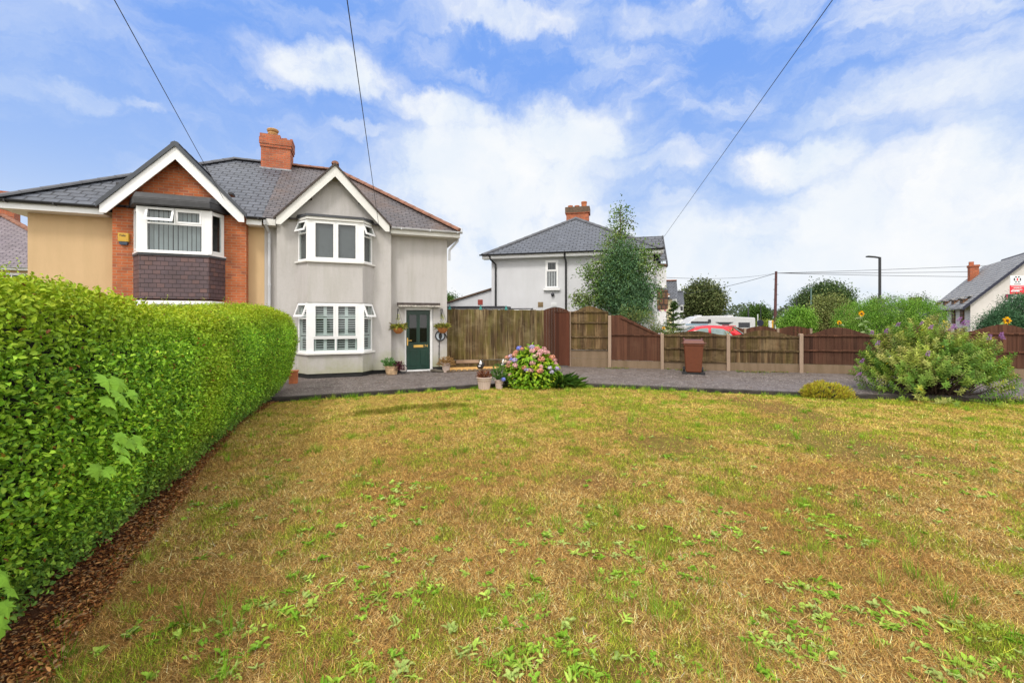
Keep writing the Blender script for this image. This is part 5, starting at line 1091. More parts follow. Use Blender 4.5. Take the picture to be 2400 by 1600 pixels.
struct(quadmesh('grass_tufts',V,np.arange(3*n).reshape(n,3),np.repeat(pick([(.17,.33,.025),(.25,.40,.04),(.32,.42,.06),(.14,.28,.02)],T_,.15)[ri]*rng.uniform(.8,1.2,(n,1)),3,0),'grass'),'stuff')
# weeds and debris at the fence foot and on the tarmac
n=2600; X=rng.uniform(3.0,17,n); Y=FEN(X)-.10-np.abs(rng.normal(size=n))*.20; k=fbm(X*1.3,Y*1.3+5,61)>.5; X,Y=X[k],Y[k]; n=len(X); s=rng.uniform(.5,1.3,n)
struct(leaves('fence_foot_weeds',np.stack([X,Y,np.full(n,.004)],1),unit(rdir(n)*np.array([1,1,.3])+np.array([0,0,.5])),unit(rdir(n)*.5+np.array([0,0,1.])),.07*s,.022*s,pick([(.14,.22,.03),(.20,.27,.05),(.24,.13,.05),(.10,.16,.03),(.30,.26,.10)],n,.2),'leaf'),'stuff')
n=900; X=rng.uniform(-5,15,n); fy=np.where(X<-2.3,14.1+(X+2.2)*.364,np.minimum(FEN(X),14.6)); Y=kerbY(X)+rng.random(n)*np.maximum(fy-kerbY(X)-.1,.1); s=rng.uniform(.4,1.2,n)
struct(leaves('fallen_leaves',np.stack([X,Y,np.full(n,.006)],1),unit(rdir(n)*np.array([1,1,.1])),unit(rdir(n)*.25+np.array([0,0,1.])),.035*s,.02*s,pick([(.24,.13,.06),(.16,.08,.04),(.40,.34,.24),(.55,.50,.45)],n,.2),'litter'),'stuff')
# ================================================================== TREES AND BUSHES
def tree(label,name,base,blobs,nclump,nleaf,L,W,pal,r0=.12,top=None,group=None,spread=.22,nl=14,shell=.5,up=.3,dark=.35,flat=1.0,m='leaf'):
    base=Vector(base); T_=thing(name,label,'tree' if 'tree' in name or 'spruce' in name else 'bush',base,0,group)
    bl=[(tuple(Vector(c)-base),r) for c,r in blobs]
    o,cc=crown('crown',bl,nclump,nleaf,L,W,pal,T_,spread,up,shell,m,dark,flat)
    tp_=Vector(top)-base if top else Vector(bl[0][0])+Vector((0,0,bl[0][1][2]*.5))
    limbs('trunk',(0,0,-.3),tp_,r0,cc,T_,nl); return T_
DG=[(.035,.075,.012),(.05,.10,.016),(.07,.125,.02),(.09,.14,.03)]
MG=[(.06,.13,.02),(.085,.17,.025),(.11,.20,.03),(.05,.10,.018)]
YT=16.9; X0=gx(1443,YT)
# slender dark leaved tree
P=lambda px,py,Y=YT:tuple(at(px,py,Y))
m_=YT/FX
def bl(px,py,rx,ry,Y=YT,dy=None): return (P(px,py,Y),(rx*Y/FX,(dy or rx*.8)*Y/FX,ry*Y/FX))
tree('slender tree with dark bronze green leaves rising behind the fence panels','young_tree',(X0,YT,-.1),
 [bl(1455,520,20,42),bl(1450,590,42,50),bl(1490,620,44,46),bl(1398,650,34,36),bl(1450,660,60,60),bl(1395,700,44,22),bl(1510,680,30,30),bl(1365,705,26,12),bl(1372,640,16,10),bl(1532,630,14,10)],
 340,34,.10,.05,[(.13,.23,.05),(.17,.28,.065),(.105,.185,.04),(.23,.33,.10),(.17,.20,.055)],.07,P(1455,485),spread=.17,nl=60,shell=.25,up=.2,dark=.3)
# feathery blue green conifer in front of it
tree('dense feathery blue green conifer bush in front of the slender tree','conifer_bush',(gx(1462,16.4),16.4,-.1),
 [bl(1460,660,44,60,16.4),bl(1440,690,38,40,16.4),bl(1485,690,42,46,16.4),bl(1455,610,30,40,16.4),bl(1470,725,50,26,16.4)],
 480,48,.125,.025,[(.095,.205,.085),(.13,.255,.12),(.17,.30,.155),(.06,.14,.06),(.13,.22,.06)],.06,P(1458,600,16.4),spread=.19,nl=10,shell=.3,up=-.1,dark=.45)
tree('loose pale green climber hanging over the sloping fence panel','climbing_shrub',(gx(1500,15.4),15.4,0),
 [bl(1505,748,30,18,15.4),bl(1475,735,25,14,15.4),bl(1540,768,28,10,15.4),bl(1560,776,26,7,15.4)],120,16,.075,.022,[(.17,.24,.06),(.22,.28,.09),(.11,.18,.05),(.24,.24,.07)],.03,P(1500,750,15.4),spread=.09,shell=.2)
# small spruce: tiered needles
SP=thing('small_spruce','small dark tiered spruce tree in front of the pale yellow row house','tree',(gx(1578,19),19,-.2))
zb_=hz(785,19)+.2; zt_=hz(713,19)+.2; mb=MB(); mb.tube([(0,0,0),(0,0,zt_)],[.06,.012],8); mb.build('trunk','bark',SP)
Pn=[];Dn=[];mb=MB()
for k in range(9):
    f=k/8; z=zt_-.08-(zt_-zb_+.3)*f; rr=.10+.62*f
    for j in range(7):
        a=j*2*PI/7+k*.6+random.uniform(-.4,.4); R1=rr*random.uniform(.6,1.25); z=zt_-.08-(zt_-zb_+.3)*f+random.uniform(-.07,.07)
        tip=Vector((math.cos(a)*R1,math.sin(a)*R1,z+random.uniform(-.02,.16))); mb.tube([(0,0,z),tip],[.012,.004],4)
        for i in range(70):
            t_=random.random(); Pn.append(Vector((0,0,z)).lerp(tip,t_)+Vector((random.gauss(0,.03),random.gauss(0,.03),random.gauss(0,.02)))); Dn.append((math.cos(a)+random.gauss(0,.7),math.sin(a)+random.gauss(0,.7),random.gauss(.1,.35)))
mb.build('branches','twig',SP); n=len(Pn)
leaves('needles',np.array([tuple(p) for p in Pn]),np.array(Dn),unit(rdir(n)+np.array([0,0,1.])),.11,.022,pick([(.07,.14,.035),(.10,.18,.045),(.14,.22,.05),(.05,.10,.03)],n,.2),'leaf',SP)
tree('broad dark green tree beyond the row houses, left of the telegraph pole','broad_tree',(gx(1648,75),75,-.6),
 [bl(1648,705,44,34,75),bl(1640,690,24,18,75),bl(1625,720,24,24,75),bl(1670,715,24,24,75)],420,44,.36,.22,[(.10,.135,.045),(.13,.16,.055),(.075,.105,.035),(.17,.185,.07)],.4,P(1648,685,75),spread=.75,shell=.4)
tree('large dark rounded tree behind the green grey lamp post','broad_tree',(gx(1930,82),82,-.6),
 [bl(1935,712,50,42,82),bl(1905,722,44,34,82),bl(1955,705,36,34,82)],640,46,.36,.22,[(.07,.12,.04),(.095,.15,.05),(.12,.18,.055),(.055,.09,.03)],.5,P(1930,690,82),spread=.7,shell=.55)
tree('olive green rounded tree before the large dark one','rounded_tree',(gx(1948,42),42,-.6),
 [bl(1945,735,38,40,42),bl(1935,755,40,30,42),bl(1965,750,34,34,42)],480,44,.16,.10,[(.19,.225,.06),(.25,.28,.085),(.14,.18,.05),(.30,.31,.11)],.25,P(1945,730,42),spread=.34,shell=.6)
tree('bright green upright clipped shrub beside the telegraph pole','clipped_shrub',(gx(1866,25),25,-.1),
 [bl(1862,758,36,34,25),bl(1875,752,32,30,25),bl(1862,775,38,26,25)],430,40,.085,.040,[(.16,.33,.035),(.22,.41,.045),(.115,.26,.03),(.27,.45,.07)],.12,P(1866,750,25),spread=.14,shell=.72)
LHg=tree('long clipped bright green hedge behind the low fence, left of the white building','clipped_hedge',(gx(2085,22.5),22.5,-.1),
 [bl(2010,755,50,48,22.5,30),bl(2075,745,70,46,22.5,30),bl(2130,748,60,46,22.5,30),bl(2165,752,44,48,22.5,30),bl(2090,775,110,36,22.5,30)],1150,44,.075,.026,[(.16,.33,.035),(.22,.41,.05),(.28,.46,.07),(.115,.26,.03)],.10,P(2085,740,22.5),spread=.13,shell=.8,nl=20)
LHg['category']='hedge'
for px,h_ in ((2062,716),(2092,690),(2105,686),(2145,688),(2160,692),(2048,702)):
    pass
tree('yellowish tree tops standing behind the long clipped hedge','background_tree',(gx(2062,34),34,-.5),[bl(2060,712,16,18,34),(P(2050,720,34),(.5,.5,.5))],60,26,.12,.07,[(.12,.15,.03),(.16,.18,.04)],.08,P(2060,705,34),spread=.2)
tree('sparse twiggy tree tops standing behind the right part of the long hedge','background_tree',(gx(2125,34),34,-.5),[bl(2100,708,18,16,34),bl(2140,704,24,18,34),bl(2160,706,14,18,34)],60,12,.12,.05,[(.06,.10,.03),(.08,.12,.04)],.08,P(2130,700,34),spread=.16,shell=.2)
tree('blue green conifers beneath the sale board at the right edge','conifer_bush',(gx(2345,18.3),18.3,-.1),
 [bl(2322,768,24,28,18.3),bl(2350,756,28,36,18.3),bl(2385,738,34,44,18.3),bl(2400,760,40,34,18.3),bl(2332,780,36,20,18.3)],560,44,.105,.022,[(.065,.165,.075),(.09,.21,.095),(.12,.25,.12),(.05,.12,.055)],.07,P(2350,745,18.3),spread=.13,shell=.5,up=.35)
tree('distant tree behind the caravan end and the far lamp','background_tree',(gx(1775,95),95,-.6),[bl(1775,745,24,20,95),bl(1760,750,14,12,95)],260,40,.36,.2,MG,.3,P(1775,735,95),spread=.7)
tree('tree top showing between the house corner and the lean-to','background_tree',(gx(1056,40),40,-.3),[bl(1054,712,15,18,40),bl(1044,716,20,18,40)],130,40,.15,.09,MG,.15,P(1050,705,40),spread=.3)
tree('yellow green bushes on the far roadside beyond the caravan','roadside_bush',(gx(1798,55),55,-.6),[bl(1795,762,24,8,55),bl(1775,764,14,6,55)],120,24,.18,.09,[(.26,.33,.04),(.20,.29,.03),(.30,.30,.05)],.08,P(1795,758,55),spread=.25)
# far treeline along the horizon
n=24000; px=rng.uniform(-200,2700,n); Y=rng.uniform(150,210,n); hgt=(2.0+5.5*fbm(px*.012,px*0+1,71)+3*fbm(px*.05,px*0+3,72)); z=-.6+hgt*rng.random(n)**.6
struct(leaves('far_treeline',np.stack([(px-HX)/FX*Y,Y,z],1),rdir(n),unit(rdir(n)+np.array([0,-.8,.6])),1.1,.8,pick([(.07,.10,.05),(.09,.12,.06),(.06,.085,.05)],n,.2),'leaf'),'stuff')
# ---------------------------------------------------------------- hydrangea
HYC=Vector((gx(1248,11.35),11.4,-.05)); HY_=thing('hydrangea_bush','rounded hydrangea bush with pink, salmon and lilac flower heads at the lawn edge','bush',HYC)
rx,ry,rz_=.76,.62,1.06
n=2600; d=rdir(n); d[:,2]=np.abs(d[:,2])*1.0-.06; d=unit(d); sh=rng.uniform(.80,1.0,(n,1)); lum=1+.14*(fbm(d[:,0]*2.4+5,d[:,2]*2.4+5,81)[:,None]-.5)*2
P_=d*np.array([rx,ry,rz_*.93])*sh*lum; P_[:,2]=np.maximum(P_[:,2],.03)
leaves('foliage',P_,unit(d*np.array([1,1,.2])+rdir(n)*.5+np.array([0,0,-.15])),unit(d*.7+rdir(n)*.45+np.array([0,0,.7])),rng.uniform(.10,.15,n),rng.uniform(.065,.095,n),pick([(.20,.38,.02),(.27,.46,.025),(.34,.53,.04),(.14,.29,.02),(.42,.50,.03)],n,.18),'leaf',HY_,fold=.15,droop=.25)
mb=MB()
for i in range(34):
    a=random.random()*2*PI; rr=random.random(); mb.tube([(math.cos(a)*.12,math.sin(a)*.12,0),(math.cos(a)*rx*rr*.55,math.sin(a)*ry*rr*.55,.45),(math.cos(a)*rx*rr*.85,math.sin(a)*ry*rr*.85,.80*(1-.3*rr))],[.012,.009,.005],5)
mb.build('stems','twig',HY_,True)
mb=MB(); mb.ball((0,0,.36),(rx*.66,ry*.66,.5),18,10); mb.build('shade_core','core',HY_,True)  # solid dark ball, painted as the shade inside the bush
PK=(.66,.36,.37);SA=(.68,.31,.22);LI=(.47,.37,.66);BL=(.22,.27,.76);PL=(.57,.42,.56);CR=(.62,.50,.36);PA_=(.56,.50,.66)
HEADS=[(1280,812,BL,1),(1455,790,LI,1),(1215,905,SA,1),(1165,928,PL,1),(1215,965,LI,1),(1165,970,BL,.8),(1150,1005,PK,1),(1130,1050,SA,1),(1225,1035,PK,1.1),(1455,835,PK,1),(1520,805,SA,1),(1570,845,PK,1.1),(1540,885,PK,1),(1620,860,PK,1),(1668,865,PK,1),(1575,945,SA,1.25),(1735,930,SA,1.1),(1772,975,PK,.9),(1455,990,PK,1),(1340,1055,SA,.9),(1375,1082,LI,.9),(1430,1085,PK,1),(1565,1040,PK,.9),(1550,1092,SA,1.2),(1690,1062,PA_,.8),(1715,1117,PA_,.8),(1790,1085,LI,1),(1155,1165,PK,.9),(1105,940,SA,.8),(1480,905,CR,.8),(1085,1000,CR,.8),(1310,815,SA,.7),(1785,1020,PK,.7),(1240,860,SA,.8)]
def flower_head(P3,c,r,parent,name='flower_head'):
    n=150; d=rdir(n); k=d[:,2]>-.5; d=d[k]; n=len(d); mixp=pick([c,mul(c,1.2),mul(c,.85),(c[0]*.9+.12,c[1]+.10,c[2]+.04)],n,.12)
    return leaves(name,np.array(P3)+d*r*rng.uniform(.82,1.02,(n,1))*np.array([1,1,.82]),unit(np.cross(d,rdir(n))),unit(d+rdir(n)*.35),r*.42,r*.40,mixp,'petal',parent,fold=.1)
for (zx,zy,c,s) in HEADS:
    px,py=1000+zx/5.88,680+zy/5.88; x=gx(px,11.1)-HYC.x; z=hz(py,11.1)-HYC.z
    q=1-(x/rx)**2-(z/rz_)**2; y=-ry*math.sqrt(max(q,0))*1.0; flower_head((x,y-.02,z),c,.078*s,HY_)
for i in range(9):
    a=random.uniform(.1,PI-.1); e=random.uniform(.2,1.2); flower_head((math.cos(a)*math.cos(e)*rx,math.sin(a)*math.cos(e)*ry,math.sin(e)*rz_),random.choice([PK,SA,LI]),.075,HY_)
# strappy plant, its right neighbour
def strap_plant(name,label,loc,n,Lr,W,pal,spread,up=(.4,1.3),cat='plant'):
    T_=thing(name,label,cat,loc); a=rng.random(n)*2*PI; e=rng.uniform(*up,n); r=np.abs(rng.normal(size=n))*spread*.5
    P_=np.stack([np.cos(a)*r,np.sin(a)*r*.7,rng.random(n)*.12],1); D=np.stack([np.cos(a)*np.cos(e),np.sin(a)*np.cos(e),np.sin(e)],1)
    leaves('leaves',P_,D,unit(np.array([0,0,1.])+rdir(n)*.3),rng.uniform(*Lr,n),W,pick(pal,n,.18),'leaf',T_,fold=.3,droop=.55); return T_
strap_plant('strap_leaved_plant','low dark green strap leaved plant spilling right of the hydrangea',(gx(1310,11.15),11.25,-.08),520,(.20,.42),.035,[(.06,.15,.02),(.09,.20,.03),(.13,.25,.035),(.045,.11,.02)],.50)
strap_plant('dark_low_plant','dark low plant between the small pot and the hydrangea',(gx(1193,11.0),11.05,-.08),160,(.08,.18),.03,[(.05,.05,.03),(.09,.10,.06),(.04,.06,.025)],.22)
# ---------------------------------------------------------------- pots
def ribbed_pot(label,loc,r,h_,n=36,group=None,m='pot'):
    T_=thing('ribbed_pot',label,'plant pot',loc,0,group); mb=MB()
    mb.lathe([(r*.70,0),(r*.72,h_*.06),(r*.86,h_*.70),(r*.90,h_*.74),(r*.93,h_*.80),(r*.93,h_*.90)],(0,0,0),n,.07,(h_*.04,h_*.72)); mb.build('pot_body',m,T_)
    mb=MB(); mb.lathe([(r*.90,h_*.88),(r,h_*.90),(r*1.02,h_*.96),(r,h_),(r*.88,h_),(r*.86,h_*.90)],(0,0,0),n); mb.build('pot_rim',m,T_,True)
    mb=MB(); mb.lathe([(r*.86,h_*.885),(0.001,h_*.90)],(0,0,0),n); mb.build('compost','mulch',T_); return T_
def sprigs(name,parent,c,rad,n,L,W,pal,up=.6,m='leaf',droop=.2):
    d=rdir(n); d[:,2]=np.abs(d[:,2]); P_=np.array(c)+d*np.array(rad)*rng.random((n,1))**.5
    return leaves(name,P_,unit(d+rdir(n)*.6+np.array([0,0,up])),unit(rdir(n)+np.array([0,0,1.])),rng.uniform(.7,1.3,n)*L,W,pick(pal,n,.2),m,parent,droop=droop)
g_='ribbed stone coloured pots'
p1=ribbed_pot('large ribbed pink stone pot with dead brown plant at the lawn edge',(gx(1135,10.85),10.85,-.10),.20,.33,group=g_)
sprigs('dead_plant',p1,(0,0,.30),(.17,.15,.17),150,.10,.02,[(.22,.07,.03),(.16,.05,.025),(.30,.14,.07)],.5,'litter')
p2=ribbed_pot('smaller ribbed stone pot holding a green plant with one blue flower head',(gx(1170,10.95),10.95,-.10),.125,.25,group=g_)
sprigs('plant',p2,(0,.05,.24),(.22,.2,.40),300,.07,.04,[(.05,.15,.03),(.08,.20,.035),(.12,.24,.05),(.15,.22,.05)]); flower_head((.11,-.12,.27),BL,.062,p2)
p3=ribbed_pot('ribbed pink pot with a dry straw coloured plant ball by the house corner',(gx(1045.5,13.75),13.75,.0),.155,.30,group=g_)
sprigs('dead_plant',p3,(0,0,.22),(.26,.22,.24),420,.09,.012,[(.42,.26,.10),(.50,.33,.15),(.33,.19,.07)],.3,'litter',.4)
T_=thing('stained_planter','rust stained cream planter with green and dark purple plants left of the front door','plant pot',(gx(918,13.15),13.15,.0),ANG); mb=MB()
mb.lathe([(.155,0),(.165,.02),(.195,.20),(.20,.235),(.185,.235),(.17,.20)],(0,0,0),28); mb.lathe([(.20,.236),(.215,.24),(.215,.262),(.19,.262)],(0,0,0),28); mb.build('pot_body','stained_pot',T_)
mb=MB(); mb.lathe([(.185,.236),(.001,.25)],(0,0,0),24); mb.build('compost','mulch',T_)
sprigs('green_plant',T_,(-.09,0,.24),(.22,.18,.24),150,.10,.035,[(.09,.24,.05),(.14,.30,.07),(.06,.17,.04)]); sprigs('purple_plant',T_,(.20,-.08,.14),(.17,.14,.28),150,.075,.05,[(.10,.025,.04),(.15,.04,.06),(.07,.02,.03)],.2)
T_=thing('wheel_ornament','small pale disc shaped garden ornament with a dark rim beside the front door','garden ornament',(gx(945,13.45),13.45,0),ANG); mb=MB(); mb.tube([(0,-.02,.14),(0,.02,.14)],.105,24); mb.build('disc',plain('pale_disc',(.50,.44,.40),.7,var=.3,sc_=12),T_); mb=MB(); mb.tube([(.12*math.cos(a*PI/12),-.021,.14+.13*math.sin(a*PI/12)) for a in range(25)],.012,6); mb.build('rim','wire',T_); mb=MB(); mb.box(-.06,.05,-.05,.05,0,.05); mb.build('foot','wire',T_)
T_=thing('terracotta_block','orange terracotta block standing by the hedge end at the bay foot','planter',(gx(688,11.3),11.3,0),ANG); mb=MB(); mb.box(-.10,.10,-.10,.10,0,.30); mb.box(-.115,.115,-.115,.115,.301,.345); mb.build('block','terracotta',T_,bevel=.008)
# ---------------------------------------------------------------- hanging baskets and charger
def basket(label,s):
    H=thing('hanging_basket',label,'hanging basket',W0+Vector((math.cos(ANG)*s,math.sin(ANG)*s,0)),ANG,'hanging baskets either side of the door')
    zt=1.44; b=-.30
    mb=MB(); mb.lathe([(.001,zt-.19),(.07,zt-.18),(.13,zt-.13),(.17,zt-.06),(.185,zt),(.16,zt)],(0,b,0),20); mb.build('coir_bowl','coir',H)
    mb=MB(); mb.tube([(0,-.01,1.72),(0,-.01,2.06)],.011,6); mb.tube([(0,-.01,2.05),(0,b,2.05),(0,b-.04,2.02)],.009,6); mb.tube([(0,-.01,1.78),(0,-.10,1.86),(0,-.22,2.04)],.007,6); mb.build('bracket','wire',H)
    mb=MB()
    for k in range(3): a=k*2.1; mb.tube([(math.cos(a)*.18,b+math.sin(a)*.18,zt),(0,b,2.02)],.004,4)
    mb.build('chain','wire',H)
    n=300; a=rng.random(n)*2*PI; r=.20*np.sqrt(rng.random(n)); P_=np.stack([np.cos(a)*r,b+np.sin(a)*r,zt+.12*rng.random(n)-.03],1)
    leaves('plants',P_,unit(np.stack([np.cos(a)*.7,np.sin(a)*.7,rng.uniform(-.3,1.2,n)],1)),unit(rdir(n)*.4+np.array([0,0,1.])),rng.uniform(.06,.15,n),.028,pick([(.32,.36,.04),(.40,.40,.06),(.18,.26,.04),(.12,.08,.05),(.48,.45,.10)],n,.2),'leaf',H,droop=.3)
    mb_n=70; k=rng.random(mb_n); P_=np.stack([rng.normal(size=mb_n)*.03,b+rng.normal(size=mb_n)*.03,zt+.05+k*.36],1)
    leaves('climbing_stem',P_,rdir(mb_n)+np.array([0,0,.4]),rdir(mb_n)+np.array([0,0,1.]),.05,.022,pick([(.30,.34,.05),(.36,.36,.08)],mb_n,.2),'leaf',H); return H
basket('orange coir hanging basket of yellow green plants left of the green door',-1.62); basket('orange coir hanging basket right of the door, above the round charger',-.205)
EV=thing('charging_point','round silver and black car charger with a coiled black cable on the wall','charger',W0+Vector((math.cos(ANG)*-.24,math.sin(ANG)*-.24,0)),ANG)
mb=MB(); mb.tube([(0,-.002,1.16),(0,-.07,1.16)],.135,32); mb.build('housing',plain('charger_silver',(.46,.52,.58),.35),EV)
mb=MB(); 
for k in range(3): mb.tube([((.15+.012*k*.6)*math.cos(a*PI/18),-.03-.02*k,1.16+(.15+.012*k*.6)*math.sin(a*PI/18)) for a in range(37)],.014,6)
mb.tube([(.15,-.05,1.24),(.22,-.03,1.14),(.235,-.01,1.08)],.012,6); mb.build('coiled_cable','wire',EV)
mb=MB(); mb.prism([(.055*math.cos(a*PI/10),-.071,1.15+.115*math.sin(a*PI/10)) for a in range(20)],(0,-.02,0)); mb.build('front_cover','black',EV,bevel=.005)
mb=MB(); mb.tube([(-.02,-.015,1.02),(-.03,-.015,.6),(-.035,-.015,.18),(.02,-.03,.10)],.013,6)
for z in (.3,.55,.8): mb.box(-.05,-.01,-.03,-.002,z,z+.02)
mb.build('supply_cable','wire',EV)
# black ornaments on the gravel bed
for (px,Y,l) in ((1126,14.3,'black garden ornament with a white tip and small white plate on the golden gravel'),(1179,14.75,'black garden ornament with a white tip partly hidden behind the hydrangea flowers')):
    T_=thing('garden_ornament',l,'garden ornament',(gx(px,Y),Y,.025),.3,'black ornaments on the gravel bed'); mb=MB(); mb.ball((0,0,.10),(.12,.10,.10)); mb.ball((.05,0,.17),(.10,.08,.06)); mb.prism([(.10,-.04,.20),(.20,-.02,.13),(.16,-.02,.17)],(0,.06,0)); mb.build('body','black',T_,True)
    mb=MB(); mb.lathe([(.045,.17),(.05,.20),(.03,.27),(.004,.31)],(-.005,-.05,0),10); mb.build('white_tip','sign_white',T_); mb=MB(); mb.box(-.09,-.02,-.115,-.10,.10,.14); mb.build('plate','sign_white',T_)
# ---------------------------------------------------------------- wheeled bin
WB=thing('wheelie_bin','brown wheeled bin standing before the mossy low fence panel','bin',(gx(1628,13.25),13.35,0.0),-.36)
mb=MB(); mb.hexa([(-.225,-.24,.06),(.225,-.24,.06),(.225,.22,.06),(-.225,.22,.06),(-.285,-.32,.96),(.285,-.32,.96),(.285,.32,.96),(-.285,.32,.96)]); mb.build('bin_body','bin',WB,bevel=.035,seg=3)
mb=MB(); mb.hexa([(-.30,-.335,.90),(.30,-.335,.90),(.30,.335,.90),(-.30,.335,.90),(-.305,-.34,.955),(.305,-.34,.955),(.305,.34,.955),(-.305,.34,.955)]); mb.build('bin_collar','bin',WB,bevel=.012)
mb=MB(); mb.hexa([(-.315,-.36,.965),(.315,-.36,.965),(.315,.36,.965),(-.315,.36,.965),(-.27,-.30,1.055),(.27,-.30,1.055),(.27,.33,1.07),(-.27,.33,1.07)]); mb.box(-.36,-.29,-.37,-.30,.965,.99); mb.box(.29,.36,-.37,-.30,.965,.99); mb.build('lid','bin_lid',WB,bevel=.02,seg=3)
for sg in (-1,1):
    mb=MB(); mb.tube([(sg*.27,.34,1.05),(sg*.27,.42,1.08)],.03,8); mb.build('lid_hinge','bin_lid',WB)
    mb=MB(); mb.tube([(sg*.235,.16,.10),(sg*.30,.16,.10)],.10,18); mb.build('wheel','rubber',WB)
    mb=MB(); mb.box(sg*.26-.07,sg*.26+.07,-.27,-.10,-.0,.07); mb.build('foot','rubber',WB,bevel=.01)
mb=MB(); mb.box(-.20,.20,-.22,.2,.005,.055); mb.build('base','rubber',WB)
# ---------------------------------------------------------------- flowering bush at the right
HB=Vector((9.75,9.75,-.08)); HE=thing('hebe_bush','wide flowering bush with narrow leaves, purple flowers and bare stems at the lawn edge','bush',HB)
ns=1350; d=rdir(ns); d[:,2]=np.abs(d[:,2])*1.25-.18; d=unit(d); rad=np.array([1.66,1.25,1.56]); lum=1+.22*(fbm(d[:,0]*2.2+9,d[:,1]*2+d[:,2]*2.4+4,91)-.5)*2
tipP=d*rad*(lum*rng.uniform(.66,1.02,ns))[:,None]+np.array([0,0,.22]); tipP[:,2]=np.maximum(tipP[:,2],.10)
keep=~((tipP[:,2]<.50)&(rng.random(ns)<.82)); tipP=tipP[keep]; d=d[keep]; ns=len(tipP)
ax=unit(d*np.array([1,1,.5])+np.array([0,0,.75])+rdir(ns)*.35); nl=20; k=np.tile(np.arange(nl)/nl,ns); si=np.repeat(np.arange(ns),nl); n=ns*nl
LS=rng.uniform(.18,.34,ns); P_=tipP[si]-ax[si]*(LS[si]*(1-k))[:,None]; an=np.tile(np.arange(nl)*1.5708+ (np.arange(nl)//2)*.2,ns)+si
u1=unit(np.cross(ax,rdir(ns))); v1=np.cross(ax,u1); rad_=u1[si]*np.cos(an)[:,None]+v1[si]*np.sin(an)[:,None]
tone=fbm(d[:,0]*3+2,d[:,2]*3+8,93); base=pick([(.33,.42,.06),(.42,.49,.085),(.22,.35,.045),(.48,.49,.14),(.16,.31,.045)],ns,.15); base=base+(np.array([.52,.33,.23])-base)*(np.clip(tone-.55,0,1)*2.2*np.clip(tipP[:,2]-.7,0,1))[:,None]; base=base+(np.array([.13,.27,.045])-base)*(np.clip(.55-tone,0,1)*2.2)[:,None]
c=base[si]*rng.uniform(.8,1.25,(n,1)); yl=rng.random(n)<.004; c[yl]=(.62,.48,.02)
leaves('foliage',P_,unit(rad_*.9+ax[si]*(.25+.5*k)[:,None]),unit(ax[si]*.9-rad_*.2+rdir(n)*.2),rng.uniform(.07,.105,n)*(1.1-.35*k),.027,c,'leaf',HE,fold=.3,droop=.15)
mb=MB(); idx=rng.choice(ns,230,replace=False)
for i in idx:
    t_=Vector(tipP[i])-Vector(ax[i])*.15; b=Vector((random.gauss(0,.22),random.gauss(0,.14),0)); md=b.lerp(t_,.55)+Vector((0,0,-.12*(Vector((t_.x,t_.y,0)).length)+random.gauss(0,.05)))
    md.z=max(md.z,.06); mb.tube([b,b.lerp(md,.5)+Vector((0,0,.03)),md,t_],[.017,.013,.009,.004],5)
mb.build('stems','twig',HE,True)
FL=[(800,860,1),(930,845,1),(855,957,1),(963,1090,1),(1315,1050,1.2),(710,1118,1),(685,1240,.8),(1635,775,1.3),(1675,775,1.2),(1600,740,1),(1530,825,1),(1560,805,1),(1880,903,1.2),(1985,885,1.3),(2000,905,.9),(1040,785,.9),(1260,775,.8),(1340,810,.9)]
for (zx,zy,s) in FL:
    px,py=1840+zx/3.92,560+zy/3.92; Yf=9.0; x=gx(px,Yf)-HB.x; z=hz(py,Yf)-HB.z; q=max(0,1-(x/1.8)**2-((z-.22)/1.62)**2); y=-1.25*math.sqrt(q)*.98
    Yf=HB.y+y; x=gx(px,Yf)-HB.x; z=hz(py,Yf)-HB.z
    n=80; kk=rng.random(n); a=rng.random(n)*2*PI; axs=np.array([rng.normal()*.3,-.3,.9]); P_=np.array((x,y,z))+axs*((kk-.5)*.11*s)[:,None]+np.stack([np.cos(a),np.sin(a),a*0],1)*.016*(1.2-kk)[:,None]
    leaves('flower_spike',P_,np.stack([np.cos(a),np.sin(a),a*0+.4],1),rdir(n)+np.array([0,0,1.]),.028,.011,pick([(.42,.17,.52),(.50,.26,.58),(.58,.38,.58),(.36,.12,.44)],n,.15),'petal',HE)
n=1500; P_=np.stack([rng.normal(size=n)*.9,rng.normal(size=n)*.35-.2,np.full(n,.02)],1); X=P_[:,0]+HB.x;Y=P_[:,1]+HB.y
k=Y<kerbY(X)-.05; P2=np.stack([X,Y,lawn_z(X,Y)+.02],1)[k]; n=len(P2)
struct(leaves('bush_litter',P2,unit(rdir(n)*np.array([1,1,.2])),unit(rdir(n)*.4+np.array([0,0,1.])),.06,.018,pick([(.16,.07,.035),(.10,.04,.02),(.30,.22,.10),(.45,.36,.08)],n,.2),'litter'),'stuff')
# small yellow green heather clump
HT=thing('heather_clump','small yellow green heather clump on the lawn edge left of the flowering bush','bush',(gx(1922,9.9),9.75,-.08))
n=4200; d=rdir(n); d[:,2]=np.abs(d[:,2]); lum=1+.5*(fbm(d[:,0]*4+3,d[:,1]*3+d[:,2]*3,95)-.5)*2; P_=d*np.array([.52,.32,.29])*(lum*rng.uniform(.75,1.03,n))[:,None]
leaves('foliage',P_,unit(d*.6+rdir(n)*.5+np.array([0,0,.7])),unit(rdir(n)+np.array([0,0,.5])),.07,.014,pick([(.46,.43,.03),(.54,.48,.04),(.32,.36,.03),(.38,.24,.05),(.58,.52,.06)],n,.2),'leaf',HT)
mb=MB(); mb.ball((0,0,.05),(.40,.25,.22),14,8); mb.build('stems','core',HT,True)  # solid dark ball for the shade under the foliage, no separate stems
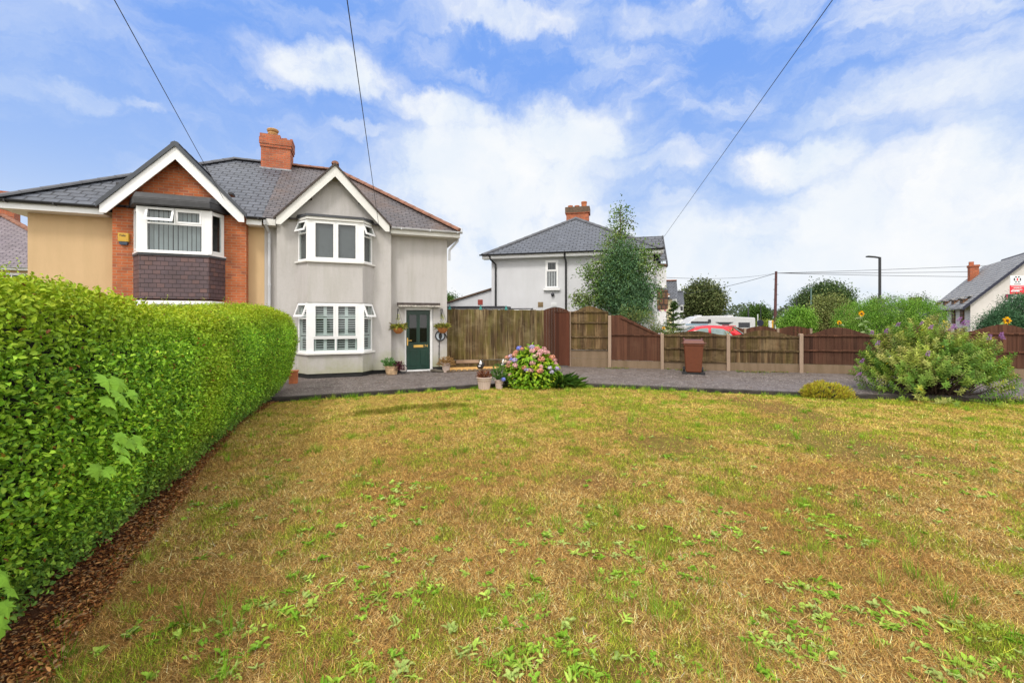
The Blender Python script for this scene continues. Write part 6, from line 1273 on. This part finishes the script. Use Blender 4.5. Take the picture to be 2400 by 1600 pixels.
# sunflowers behind the fence
def sunflower(label,px,py,Y,r,lean=0,lv=4):
    z=hz(py,Y); S=thing('sunflower',label,'sunflower',(gx(px,Y)-lean,Y,0),0,'sunflowers behind the low fence')
    mb=MB(); mb.tube([(0,0,0),(lean*.3,0,z*.6),(lean,.02,z)],[.016,.013,.009],6); mb.build('stem',plain('sunflower_stem',(.14,.22,.06),.7),S)
    n=22; a=np.arange(n)*2*PI/n*1.618*3; P_=np.stack([lean+np.cos(a)*r*.33,np.full(n,-.02),z+np.sin(a)*r*.33],1)
    leaves('petals',P_,np.stack([np.cos(a),rng.normal(size=n)*.15-.05,np.sin(a)],1),np.tile([[0,-1.,.15]],(n,1)),r*.72,r*.34,pick([(.85,.42,.005),(.88,.50,.01),(.80,.36,.004)],n,.08),'petal',S,fold=.1)
    mb=MB(); mb.ball((lean,-.025,z),(r*.36,.03,r*.36),14,8); mb.build('flower_disc','sun_disc',S,True)
    n=lv; P_=np.stack([lean*np.linspace(.4,.95,n),np.zeros(n),z*np.linspace(.62,.95,n)],1); a=np.arange(n)*2.4
    leaves('leaves',P_,np.stack([np.cos(a),np.sin(a)*.4-.2,np.full(n,.15)],1),np.tile([[0,-.5,.8]],(n,1))+rdir(n)*.2,.20,.13,pick([(.20,.30,.10),(.26,.34,.14)],n,.1),'leaf',S,droop=.5)
sunflower('tall sunflower with drooping leaves before the long clipped hedge',2018,735,14.0,.10,-.35,8)
sunflower('small orange sunflower left of the tall one by the long hedge',1966,756,14.2,.08,.05,3)
sunflower('large open yellow sunflower before the blue green conifers at the right edge',2359,751,13.0,.125,.0,5)
sunflower('small yellow sunflower among the climber by the spruce',1555,769,15.1,.06,0,3)
# a trailing sprig over the panel
SG=thing('trailing_sprig','thin leafy sprig poking over the fence beside the red car','plant',(gx(1700,14.5),14.4,0)); n=46; k=rng.random(n); P_=np.stack([-.10+k*.38+rng.normal(size=n)*.03,rng.normal(size=n)*.03,1.16+k*.26+rng.normal(size=n)*.03],1); leaves('leaves',P_,rdir(n),rdir(n)+np.array([0,-.5,.8]),.06,.035,pick([(.24,.28,.08),(.30,.26,.10),(.18,.22,.06)],n,.2),'leaf',SG); mb=MB(); mb.tube([(-.1,0,.3),(-.1,0,1.1),(.28,0,1.42)],.006,5); mb.build('stem','twig',SG)
